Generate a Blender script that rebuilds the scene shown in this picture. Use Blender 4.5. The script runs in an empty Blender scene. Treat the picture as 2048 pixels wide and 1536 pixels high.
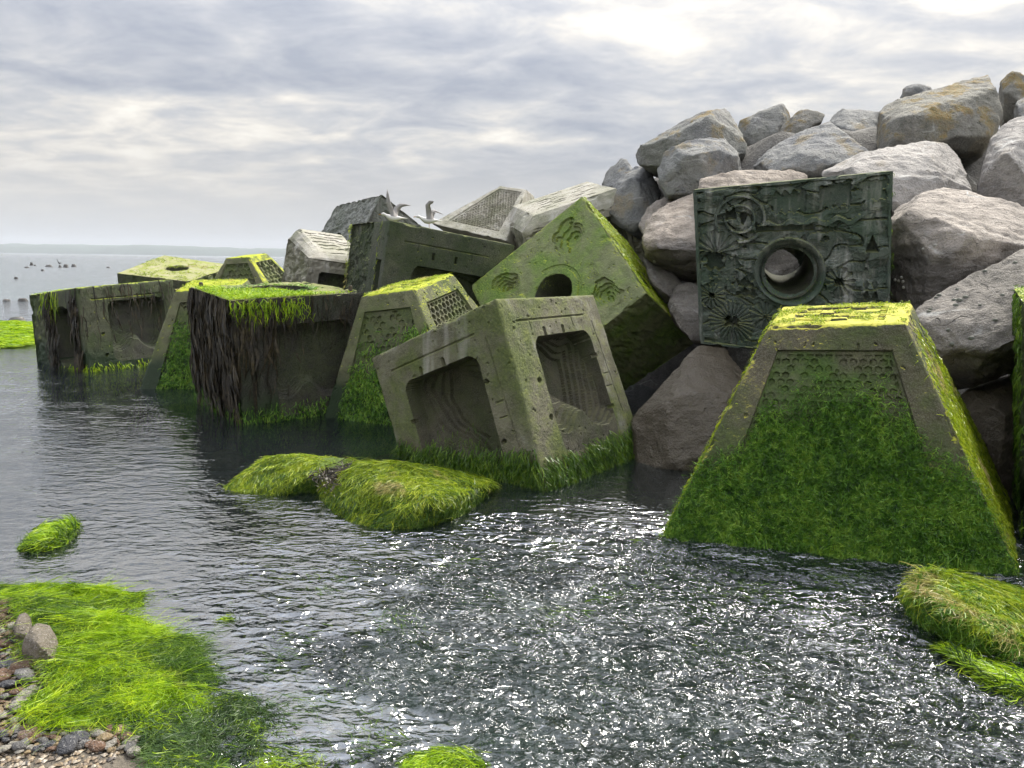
import bpy, bmesh, math, random
import numpy as np
from mathutils import Vector, Matrix

# ------------------------------------------------------------------ camera, sky, sun, exposure
scene = bpy.context.scene
COL = scene.collection
F_PX, CAM_H, PITCH, ROLL = 1547.0, 1.6, math.radians(9.14), math.radians(0.8)
_f = np.array([0, math.cos(PITCH), -math.sin(PITCH)])
_r0 = np.array([1.0, 0, 0]); _u0 = np.cross(_r0, _f)
_r = _r0*math.cos(ROLL) + _u0*math.sin(ROLL); _u = _u0*math.cos(ROLL) - _r0*math.sin(ROLL)
cam_data = bpy.data.cameras.new('camera'); cam = bpy.data.objects.new('camera', cam_data); COL.objects.link(cam)
cam_data.sensor_width = 36.0; cam_data.lens = 36.0*F_PX/2048.0
cam_data.clip_start = 0.05; cam_data.clip_end = 20000
_M = Matrix.Identity(4)
for i in range(3):
    _M[i][0] = _r[i]; _M[i][1] = _u[i]; _M[i][2] = -_f[i]
_M[2][3] = CAM_H
cam.matrix_world = _M
scene.camera = cam
cy = scene.cycles
cy.max_bounces = 5; cy.diffuse_bounces = 2; cy.glossy_bounces = 3; cy.transmission_bounces = 2; cy.transparent_max_bounces = 6; cy.volume_bounces = 0
cy.use_adaptive_sampling = True; cy.adaptive_threshold = 0.03; cy.adaptive_min_samples = 16
cy.caustics_reflective = False; cy.caustics_refractive = False

SUN_AZ, SUN_EL = math.radians(38), math.radians(47)
vs = scene.view_settings
vs.view_transform = 'Standard'; vs.look = 'None'; vs.exposure = 0.74; vs.gamma = 1.0
try: vs.use_curve_mapping = False
except Exception: pass

def node(nt, t, ins=None, **props):
    nd = nt.nodes.new('ShaderNode'+t)
    for k, v in props.items(): setattr(nd, k, v)
    for k, v in (ins or {}).items():
        if isinstance(v, bpy.types.NodeSocket): nt.links.new(v, nd.inputs[k])
        else: nd.inputs[k].default_value = v
    return nd
def mth(nt, op, a, b=0.0, c=None):
    ins = {0: a, 1: b}
    if c is not None: ins[2] = c
    return node(nt, 'Math', ins, operation=op).outputs[0]
def sm(nt, x, lo, hi, a=0.0, b=1.0):
    return node(nt, 'MapRange', {'Value': x, 'From Min': lo, 'From Max': hi, 'To Min': a, 'To Max': b}, interpolation_type='SMOOTHSTEP').outputs[0]
def c4(c): return tuple(c)+(1.0,) if not isinstance(c, bpy.types.NodeSocket) and len(c) == 3 else c
def mix(nt, f, a, b, bt='MIX'):
    return node(nt, 'Mix', {0: f, 6: c4(a), 7: c4(b)}, data_type='RGBA', blend_type=bt).outputs[2]
def noi(nt, vec, scale, detail=4.0, rough=0.55, dist=0.0):
    return node(nt, 'TexNoise', {'Vector': vec, 'Scale': scale, 'Detail': detail, 'Roughness': rough, 'Distortion': dist}).outputs['Fac']
def mapv(nt, vec, scale=(1, 1, 1), rot=(0, 0, 0), loc=(0, 0, 0)):
    return node(nt, 'Mapping', {'Vector': vec, 'Scale': scale, 'Rotation': rot, 'Location': loc}).outputs[0]

world = bpy.data.worlds.new('World'); scene.world = world; world.use_nodes = True
wt = world.node_tree; wt.nodes.clear()
gen = node(wt, 'TexCoord').outputs['Generated']
sx = node(wt, 'SeparateXYZ', {0: gen})
zc = mth(wt, 'MAXIMUM', sx.outputs[2], 0.0)
den = mth(wt, 'ADD', zc, 0.17)
px_ = mth(wt, 'DIVIDE', sx.outputs[0], den); py_ = mth(wt, 'DIVIDE', sx.outputs[1], den)
cp = node(wt, 'CombineXYZ', {0: px_, 1: py_, 2: 0.0}).outputs[0]
band = noi(wt, mapv(wt, cp, (0.20, 0.50, 1), (0, 0, math.radians(28)), (3.1, 1.7, 0)), 1.0, 3.0, 0.5, 0.6)
puff = noi(wt, mapv(wt, cp, (1.0, 1.25, 1), (0, 0, math.radians(12)), (7.3, 2.2, 0)), 2.9, 7.0, 0.58, 0.3)
fine = noi(wt, mapv(wt, cp, (1.0, 1.3, 1), (0, 0, 0.2), (1.3, 5.2, 0)), 5.5, 6.0, 0.6, 0.2)
dens = mth(wt, 'ADD', mth(wt, 'MULTIPLY', band, 0.55), mth(wt, 'ADD', mth(wt, 'MULTIPLY', puff, 0.55), mth(wt, 'MULTIPLY', fine, 0.14)))
ramp = node(wt, 'ValToRGB', {'Fac': dens})
el = ramp.color_ramp.elements
el[0].position = 0.48; el[0].color = (0.30, 0.32, 0.37, 1)
el[1].position = 0.78; el[1].color = (0.84, 0.80, 0.72, 1)
for p, c in ((0.56, (0.385, 0.395, 0.43)), (0.62, (0.475, 0.475, 0.485)), (0.665, (0.575, 0.555, 0.53)), (0.71, (0.70, 0.66, 0.60))):
    e = el.new(p); e.color = c+(1,)
low = sm(wt, zc, 0.015, 0.16, 0.0, 1.0)
hcol = mix(wt, sm(wt, zc, 0.0, 0.10), (0.51, 0.52, 0.535), (0.545, 0.525, 0.505))
ccol = mix(wt, low, hcol, ramp.outputs[0])
sky = node(wt, 'TexSky', sky_type='NISHITA', sun_disc=False, sun_elevation=SUN_EL, sun_rotation=SUN_AZ)
skyc = mix(wt, 1.0, sky.outputs[0], (0.10, 0.10, 0.10), 'MULTIPLY')
ccol = mix(wt, 0.06, ccol, skyc)
# an overcast sky brightens towards the zenith (CIE overcast law)
grad = mth(wt, 'ADD', mth(wt, 'MULTIPLY_ADD', zc, 0.6, 0.80), mth(wt, 'MULTIPLY', mth(wt, 'MULTIPLY', zc, zc), 2.7))
ccol = mix(wt, 1.0, ccol, node(wt, 'CombineXYZ', {0: grad, 1: grad, 2: grad}).outputs[0], 'MULTIPLY')
bg = node(wt, 'Background', {'Color': ccol, 'Strength': 0.84})
wo = node(wt, 'OutputWorld'); wt.links.new(bg.outputs[0], wo.inputs[0])

sun_d = bpy.data.lights.new('sun', 'SUN'); sun_d.energy = 4.0; sun_d.angle = math.radians(22); sun_d.color = (1.0, 0.94, 0.83)
sun = bpy.data.objects.new('sun', sun_d); COL.objects.link(sun)
_s = Vector((math.sin(SUN_AZ)*math.cos(SUN_EL), math.cos(SUN_AZ)*math.cos(SUN_EL), math.sin(SUN_EL)))
sun.rotation_euler = _s.to_track_quat('Z', 'Y').to_euler(); sun.location = (8, 8, 12)

# ------------------------------------------------------------------ helpers
def ray(px, py): return _f + _r*(px-1024)/F_PX + _u*(768-py)/F_PX
CAMP = np.array([0, 0, CAM_H])
def at(px, py, y):
    d = ray(px, py); return CAMP + d*(y/d[1])
def gnd(px, py, z=0.0):
    d = ray(px, py); return CAMP + d*((z-CAM_H)/d[2])
RNG = np.random.default_rng(11)
_perm = np.random.default_rng(5).permutation(256); _perm = np.concatenate([_perm, _perm, _perm])
_grd = np.random.default_rng(6).normal(size=(256, 3)); _grd /= np.linalg.norm(_grd, axis=1)[:, None]
def pn(P):
    P = np.asarray(P, float); sh = P.shape[:-1]; P = P.reshape(-1, 3)
    i = np.floor(P).astype(np.int64); f = P-i; i &= 255
    u = f*f*f*(f*(f*6-15)+10); out = 0
    for dx in (0, 1):
        for dy in (0, 1):
            for dz in (0, 1):
                h = _perm[_perm[_perm[(i[:, 0]+dx) & 255]+((i[:, 1]+dy) & 255)]+((i[:, 2]+dz) & 255)]
                g = _grd[h]; d = (f-[dx, dy, dz])
                w = (u[:, 0] if dx else 1-u[:, 0])*(u[:, 1] if dy else 1-u[:, 1])*(u[:, 2] if dz else 1-u[:, 2])
                out = out + w*(g*d).sum(1)
    return (out*1.5).reshape(sh)
def fbm(P, s, o=3, g=0.5, off=0.0):
    P = np.asarray(P)+off; r = 0; a = 1.0
    for k in range(o):
        r = r + a*pn(P*s*(2.03**k)+k*17.3); a *= g
    return r
def n2(U, V, s, o=3, off=0.0): return fbm(np.stack([U, V, np.zeros_like(U)], -1), s, o, 0.5, off)
def ss(x, a, b):
    t = np.clip((x-a)/(b-a), 0, 1); return t*t*(3-2*t)
def mesh(name, V, Q, mat, parent=None, smooth=False, loc=None):
    """V Nx3 world coordinates, Q a list of face index arrays; one mesh object."""
    V = np.asarray(V, np.float32).reshape(-1, 3)
    if loc is not None: V = V-np.asarray(loc, np.float32)
    if isinstance(Q, np.ndarray): Q = [Q]
    me = bpy.data.meshes.new(name)
    me.vertices.add(len(V)); me.vertices.foreach_set('co', V.ravel())
    loops = np.concatenate([q.ravel() for q in Q]).astype(np.int32)
    tot = np.concatenate([np.full(len(q), q.shape[1], np.int32) for q in Q])
    st = np.concatenate([[0], np.cumsum(tot)[:-1]]).astype(np.int32)
    me.loops.add(len(loops)); me.loops.foreach_set('vertex_index', loops)
    me.polygons.add(len(tot)); me.polygons.foreach_set('loop_start', st)
    try: me.polygons.foreach_set('loop_total', tot)
    except Exception: pass
    me.polygons.foreach_set('use_smooth', np.full(len(tot), smooth, bool))
    me.update(calc_edges=True); me.validate()
    if mat: me.materials.append(mat)
    o = bpy.data.objects.new(name, me); COL.objects.link(o)
    if parent is not None: o.parent = parent
    elif loc is not None: o.location = tuple(float(a) for a in loc)
    return o
def empty(name, loc):
    o = bpy.data.objects.new(name, None); COL.objects.link(o); o.location = tuple(float(a) for a in loc); o.empty_display_size = 0.2
    return o
def tag(o, label=None, cat=None, group=None, kind=None):
    if label: o['label'] = label
    if cat: o['category'] = cat
    if group: o['group'] = group
    if kind: o['kind'] = kind
    return o
def compact(V, Q):
    u, inv = np.unique(Q, return_inverse=True); return V[u], inv.reshape(Q.shape)

# ------------------------------------------------------------------ materials
def newmat(name):
    m = bpy.data.materials.new(name); m.use_nodes = True; nt = m.node_tree; nt.nodes.clear(); return m, nt
def finish(nt, sh):
    o = node(nt, 'OutputMaterial'); nt.links.new(sh, o.inputs[0])
def bump(nt, h, strength, dist, normal=None):
    ins = {'Height': h, 'Strength': strength, 'Distance': dist}
    if normal is not None: ins['Normal'] = normal
    return node(nt, 'Bump', ins).outputs[0]
def block_mat(name, dark, light, algae=0.4, acol=((0.045, 0.075, 0.018), (0.10, 0.15, 0.03)), top=0.8,
              tcol=((0.16, 0.22, 0.015), (0.34, 0.36, 0.03)), lowz=0.15, lowcol=(0.018, 0.035, 0.014), stain=0.0, seed=0.0, tlo=0.45):
    m, nt = newmat(name)
    g = node(nt, 'NewGeometry'); P = mapv(nt, g.outputs['Position'], loc=(seed*3.1, seed*1.7, seed))
    nz = node(nt, 'SeparateXYZ', {0: g.outputs['Normal']}).outputs[2]
    pz = node(nt, 'SeparateXYZ', {0: g.outputs['Position']}).outputs[2]
    a = noi(nt, P, 2.2, 3, 0.6); b = noi(nt, P, 8.5, 5, 0.62); c = noi(nt, P, 48, 3, 0.65); d = noi(nt, P, 150, 2, 0.6)
    base = mix(nt, sm(nt, b, 0.3, 0.7), dark, light)
    base = mix(nt, sm(nt, d, 0.35, 0.75, 0.0, 0.55), base, mix(nt, 0.5, light, (0.33, 0.31, 0.27)))
    if stain:
        st = noi(nt, mapv(nt, P, (9, 9, 0.7)), 1.0, 5, 0.6)
        base = mix(nt, sm(nt, st, 0.5, 0.72, 0, stain), base, (0.62, 0.61, 0.58))
        base = mix(nt, sm(nt, noi(nt, P, 5, 6), 0.55, 0.75, 0, stain*0.7), base, (0.5, 0.49, 0.46))
    gcol = mix(nt, sm(nt, c, 0.3, 0.75), acol[0], acol[1])
    base = mix(nt, mth(nt, 'MULTIPLY', sm(nt, mth(nt, 'ADD', a, mth(nt, 'MULTIPLY', b, 0.5)), 0.62, 0.92), algae), base, gcol)
    base = mix(nt, sm(nt, mth(nt, 'ADD', a, mth(nt, 'MULTIPLY', c, 0.3)), 0.55, 0.85, 0, algae*0.5), base, gcol)
    tf = mth(nt, 'MULTIPLY', sm(nt, mth(nt, 'MULTIPLY_ADD', mth(nt, 'SUBTRACT', b, 0.5), 0.9, nz), tlo, tlo+0.3), top)
    base = mix(nt, tf, base, mix(nt, sm(nt, mth(nt, 'ADD', b, mth(nt, 'MULTIPLY', c, 0.4)), 0.45, 0.9), tcol[0], tcol[1]))
    lf = sm(nt, mth(nt, 'MULTIPLY_ADD', mth(nt, 'SUBTRACT', a, 0.5), 0.7, pz), lowz+0.28, lowz)
    base = mix(nt, lf, base, lowcol)
    nrm = bump(nt, c, 0.5, 0.012); nrm = bump(nt, d, 0.55, 0.006, nrm)
    ps = node(nt, 'BsdfPrincipled', {'Base Color': base, 'Roughness': mth(nt, 'SUBTRACT', 0.82, mth(nt, 'MULTIPLY', lf, 0.35)), 'Normal': nrm})
    ps.inputs['Specular IOR Level'].default_value = 0.3
    finish(nt, ps.outputs[0]); return m
def weed_mat(name, c0, c1, c2, rough=0.38, trans=0.35, patch=None):
    m, nt = newmat(name)
    g = node(nt, 'NewGeometry'); r = g.outputs['Random Per Island']
    n = noi(nt, g.outputs['Position'], 4.0, 4, 0.6)
    n_ = noi(nt, g.outputs['Position'], 26.0, 2, 0.6)
    v = mth(nt, 'ADD', mth(nt, 'MULTIPLY', r, 0.40), mth(nt, 'ADD', mth(nt, 'MULTIPLY', sm(nt, n, 0.3, 0.7), 0.25), mth(nt, 'MULTIPLY', sm(nt, n_, 0.3, 0.7), 0.35)))
    rp = node(nt, 'ValToRGB', {'Fac': v}); e = rp.color_ramp.elements
    e[0].position = 0.1; e[0].color = c4(c0); e[1].position = 0.92; e[1].color = c4(c2); x = e.new(0.5); x.color = c4(c1)
    col = rp.outputs[0]
    if patch: col = mix(nt, sm(nt, noi(nt, g.outputs['Position'], patch[1], 3), patch[2], patch[2]+0.12, 0, 0.85), col, patch[0])
    ps = node(nt, 'BsdfPrincipled', {'Base Color': col, 'Roughness': rough}); ps.inputs['Specular IOR Level'].default_value = 0.35
    tr = node(nt, 'BsdfTranslucent', {'Color': col})
    ms = node(nt, 'MixShader', {0: trans, 1: ps.outputs[0], 2: tr.outputs[0]})
    finish(nt, ms.outputs[0]); return m
def rock_mat(name, c0, c1, lichen=0.0, moss=0.0, wet=-5.0, wetcol=(0.05, 0.048, 0.045), seed=0.0, strata=0.0, green=0.0):
    m, nt = newmat(name)
    g = node(nt, 'NewGeometry'); P = mapv(nt, g.outputs['Position'], loc=(seed*2.3, seed*5.1, seed*1.1))
    pz = node(nt, 'SeparateXYZ', {0: g.outputs['Position']}).outputs[2]
    nz = node(nt, 'SeparateXYZ', {0: g.outputs['Normal']}).outputs[2]
    a = noi(nt, P, 1.6, 3, 0.6); b = noi(nt, P, 7, 5, 0.68); c = noi(nt, P, 40, 3, 0.7); d = noi(nt, P, 130, 2, 0.7)
    col = mix(nt, sm(nt, mth(nt, 'ADD', mth(nt, 'MULTIPLY', a, 0.5), mth(nt, 'MULTIPLY', b, 0.5)), 0.36, 0.64), c0, c1)
    col = mix(nt, sm(nt, c, 0.52, 0.72, 0, 0.55), col, tuple(x*0.5 for x in c0))
    col = mix(nt, sm(nt, d, 0.55, 0.75, 0, 0.5), col, (0.55, 0.53, 0.50))
    vein = mth(nt, 'SUBTRACT', noi(nt, mapv(nt, P, (0.5, 0.5, 1.1), (0.5, 0.3, 0.3)), 1.1, 4, 0.5), 0.5)
    col = mix(nt, mth(nt, 'MULTIPLY', sm(nt, mth(nt, 'ABSOLUTE', vein), 0.006, 0.0, 0, 0.55), sm(nt, a, 0.5, 0.62)), col, (0.5, 0.5, 0.48))
    crk = mth(nt, 'SUBTRACT', noi(nt, mapv(nt, P, (1.0, 1.0, 1.6), (0.2, 0.6, 0.1)), 1.9, 3, 0.55), 0.5)
    crk = mth(nt, 'MULTIPLY', sm(nt, mth(nt, 'ABSOLUTE', crk), 0.007, 0.0, 0, 0.6), sm(nt, b, 0.50, 0.60))
    col = mix(nt, crk, col, tuple(x*0.22 for x in c0))
    streak = noi(nt, mapv(nt, P, (5, 5, 0.8)), 1.0, 4, 0.6)
    col = mix(nt, sm(nt, streak, 0.60, 0.78, 0, 0.35), col, (0.50, 0.50, 0.49))
    if green: col = mix(nt, sm(nt, mth(nt, 'ADD', a, mth(nt, 'MULTIPLY', c, 0.25)), 0.5, 0.75, 0, green), col, (0.055, 0.065, 0.035))
    if lichen:
        lf = sm(nt, mth(nt, 'ADD', noi(nt, P, 2.6, 5, 0.6), mth(nt, 'MULTIPLY', b, 0.35)), 0.72-0.07*(lichen >= 1), 0.84-0.07*(lichen >= 1), 0, 0.85)
        lf = mth(nt, 'MULTIPLY', lf, sm(nt, nz, -0.1, 0.5, 0.25*lichen, lichen))
        col = mix(nt, lf, col, mix(nt, sm(nt, c, 0.4, 0.65), (0.20, 0.12, 0.02), (0.16, 0.15, 0.07)))
    if moss:
        col = mix(nt, sm(nt, mth(nt, 'MULTIPLY_ADD', b, 0.8, nz), 0.7, 1.1, 0, moss), col, mix(nt, c, (0.03, 0.06, 0.008), (0.16, 0.24, 0.02)))
    wf = sm(nt, mth(nt, 'MULTIPLY_ADD', mth(nt, 'SUBTRACT', a, 0.5), 0.9, pz), wet+0.2, wet-0.1)
    col = mix(nt, mth(nt, 'MULTIPLY', wf, 0.85), col, mix(nt, c, tuple(x*0.5 for x in wetcol), wetcol))
    h = mth(nt, 'SUBTRACT', mth(nt, 'ADD', b, mth(nt, 'MULTIPLY', c, 0.35)), mth(nt, 'MULTIPLY', crk, 0.5))
    if strata:
        s_ = noi(nt, mapv(nt, P, (1.2, 3.5, 7.0), (0.3, 0.5, 0.2)), 2.2, 6, 0.6); h = mth(nt, 'ADD', h, mth(nt, 'MULTIPLY', s_, strata))
    nrm = bump(nt, h, 0.9, 0.05); nrm = bump(nt, d, 0.4, 0.006, nrm)
    ps = node(nt, 'BsdfPrincipled', {'Base Color': col, 'Roughness': mth(nt, 'SUBTRACT', 0.85, mth(nt, 'MULTIPLY', wf, 0.42)), 'Normal': nrm})
    ps.inputs['Specular IOR Level'].default_value = 0.35
    finish(nt, ps.outputs[0]); return m
def plain(name, c, rough=0.6, var=0.25, scale=30):
    m, nt = newmat(name); g = node(nt, 'NewGeometry')
    n = noi(nt, g.outputs['Position'], scale, 4)
    ps = node(nt, 'BsdfPrincipled', {'Base Color': mix(nt, n, tuple(x*(1-var) for x in c), tuple(min(1, x*(1+var)) for x in c)), 'Roughness': rough})
    finish(nt, ps.outputs[0]); return m

M_WEED_DARK = weed_mat('weed_dark_green', (0.014, 0.050, 0.008), (0.10, 0.24, 0.022), (0.32, 0.49, 0.06))
M_WEED_MID = weed_mat('weed_mid_green', (0.018, 0.05, 0.007), (0.075, 0.16, 0.014), (0.22, 0.33, 0.03))
M_WEED_BRIGHT = weed_mat('weed_bright_green', (0.06, 0.14, 0.004), (0.29, 0.47, 0.008), (0.60, 0.72, 0.03), trans=0.35, patch=((0.24, 0.20, 0.06), 5.5, 0.64))
M_WEED_LIME = weed_mat('weed_lime_green', (0.07, 0.13, 0.006), (0.27, 0.37, 0.012), (0.52, 0.57, 0.05), trans=0.4, patch=((0.44, 0.36, 0.15), 3.2, 0.56))
M_WEED_SUB = weed_mat('weed_submerged_green', (0.012, 0.03, 0.010), (0.04, 0.085, 0.02), (0.13, 0.21, 0.04), trans=0.2)
M_WEED_BROWN = weed_mat('weed_brown_black', (0.006, 0.005, 0.004), (0.024, 0.019, 0.011), (0.085, 0.066, 0.034), rough=0.4, trans=0.12)

# ------------------------------------------------------------------ seaweed strands
def strands(P, N, D, L, W, seg=3, lift=0.12, curl=0.15, sag=0.0, rng=RNG):
    n = len(P); D = D/np.linalg.norm(D, axis=1)[:, None]
    S0 = np.cross(D, N); S0 /= np.linalg.norm(S0, axis=1)[:, None]+1e-9
    a = rng.uniform(-1.0, 1.0, n)[:, None]; S = S0*np.cos(a)+N*np.sin(a)
    ph = rng.uniform(0, 6.28, n)[:, None]; cu = rng.normal(0, curl, n)[:, None]; li = (rng.uniform(0.3, 1.3, n)*lift)[:, None]
    out = np.zeros((n, seg+1, 2, 3)); L_ = L[:, None]
    for k in range(seg+1):
        t = k/seg
        p = P+D*L_*t+N*(li*L_*math.sin(2.7*t)+0.003)+S0*cu*L_*(np.sin(ph+t*4)-np.sin(ph))
        p[:, 2] -= sag*L*t*t
        w = (W*(1.0-0.8*t*t))[:, None]*0.5
        out[:, k, 0] = p-S*w; out[:, k, 1] = p+S*w
    idx = np.arange(n)[:, None]*(2*(seg+1))+(np.arange(seg)*2)[None, :]
    Q = np.stack([idx, idx+1, idx+3, idx+2], -1).reshape(-1, 4)
    return out.reshape(-1, 3), Q
def hang(N, jit=0.35, g=(0, 0, -1), rng=RNG):
    g = np.broadcast_to(np.asarray(g, float), N.shape)+rng.normal(0, jit, N.shape)
    d = g-(g*N).sum(1)[:, None]*N
    return d/(np.linalg.norm(d, axis=1)[:, None]+1e-9)

# ------------------------------------------------------------------ blocks
class Face:
    def __init__(s, c00, c10, c11, c01, center):
        s.c = [np.array(x, float) for x in (c00, c10, c11, c01)]
        s.w = (np.linalg.norm(s.c[1]-s.c[0])+np.linalg.norm(s.c[2]-s.c[3]))/2
        s.h = (np.linalg.norm(s.c[3]-s.c[0])+np.linalg.norm(s.c[2]-s.c[1]))/2
        n = np.cross(s.c[2]-s.c[0], s.c[3]-s.c[1]); n /= np.linalg.norm(n)
        if np.dot(n, sum(s.c)/4-center) < 0: n = -n
        s.n = n; s.center = center
    def P(s, u, v):
        u = u[..., None]; v = v[..., None]; a, b, c, d = s.c
        return (a*(1-u)+b*u)*(1-v)+(d*(1-u)+c*u)*v
    def build(s, cell, relief=None, wear=1.0):
        nu = max(4, int(s.w/cell)); nv = max(4, int(s.h/cell))
        u, v = np.meshgrid(np.linspace(0, 1, nu+1), np.linspace(0, 1, nv+1))
        P = s.P(u, v); U, V = u*s.w, v*s.h
        W_ = np.linalg.norm(s.c[1]-s.c[0])*(1-v)+np.linalg.norm(s.c[2]-s.c[3])*v
        d = np.minimum(np.minimum(u*W_, (1-u)*W_), np.minimum(V, s.h-V))
        dep = np.zeros_like(U); mask = np.zeros(U.shape, int); hole = np.zeros(U.shape, bool)
        if relief is not None:
            r = relief(u, v, (u-0.5)*W_, V, s.w, s.h)
            dep = r[0]; mask = r[1] if len(r) > 1 and r[1] is not None else mask; hole = r[2] if len(r) > 2 else hole
        dep = dep*ss(d, 0.0, 0.012)
        rough = fbm(P, 9, 3)*0.0035*wear+fbm(P, 60, 2)*0.0016*wear+0.010*ss(pn(P*27+3.3), 0.52, 0.68)*wear
        Q0 = P.copy()
        P = P-s.n*(dep+rough*ss(d, 0, 0.02))[..., None]
        k = np.clip(1-d/0.035, 0, 1)**2
        ch = (0.010+0.060*np.clip(fbm(Q0, 6, 3)-0.18, 0, 1))*wear*k
        tc = s.center-Q0; tc /= np.linalg.norm(tc, axis=-1)[..., None]
        P = P+tc*ch[..., None]
        i = (np.arange(nv)[:, None]*(nu+1)+np.arange(nu)[None, :])
        Q = np.stack([i, i+1, i+nu+2, i+nu+1], -1).reshape(-1, 4)
        mf = mask.ravel()[Q].max(1); hf = hole.ravel()[Q].all(1)
        keep = ~hf
        return P.reshape(-1, 3), Q[keep], mf[keep]
    def sample(s, n, dens, rng=RNG):
        u = rng.random(n*3); v = rng.random(n*3)
        wb = np.linalg.norm(s.c[1]-s.c[0]); wt_ = np.linalg.norm(s.c[2]-s.c[3]); W_ = wb*(1-v)+wt_*v
        ok = rng.random(n*3) < dens(u, v)*W_/max(wb, wt_)
        u, v = u[ok][:n], v[ok][:n]
        return s.P(u, v), np.broadcast_to(s.n, (len(u), 3)).copy()
QF = {'S': ('000', '100', '101', '001'), 'W': ('010', '000', '001', '011'), 'T': ('001', '101', '111', '011'),
      'N': ('110', '010', '011', '111'), 'E': ('100', '110', '111', '101'), 'B': ('010', '110', '100', '000')}
QP = {'S': ('bLN', 'bRN', 'tRN', 'tLN'), 'W': ('bLF', 'bLN', 'tLN', 'tLF'), 'E': ('bRN', 'bRF', 'tRF', 'tRN'),
      'N': ('bRF', 'bLF', 'tLF', 'tRF'), 'T': ('tLN', 'tRN', 'tRF', 'tLF'), 'B': ('bLF', 'bRF', 'bRN', 'bLN')}
QH = {'S': ('bLN', 'bRN', 'mRN', 'mLN'), 'W': ('bLF', 'bLN', 'mLN', 'mLF'), 'E': ('bRN', 'bRF', 'mRF', 'mRN'), 'N': ('bRF', 'bLF', 'mLF', 'mRF'),
      'S2': ('mLN', 'mRN', 'tRN', 'tLN'), 'W2': ('mLF', 'mLN', 'tLN', 'tLF'), 'E2': ('mRN', 'mRF', 'tRF', 'tRN'), 'N2': ('mRF', 'mLF', 'tLF', 'tRF'),
      'T': ('tLN', 'tRN', 'tRF', 'tLF'), 'B': ('bLF', 'bRF', 'bRN', 'bLN')}
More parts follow.
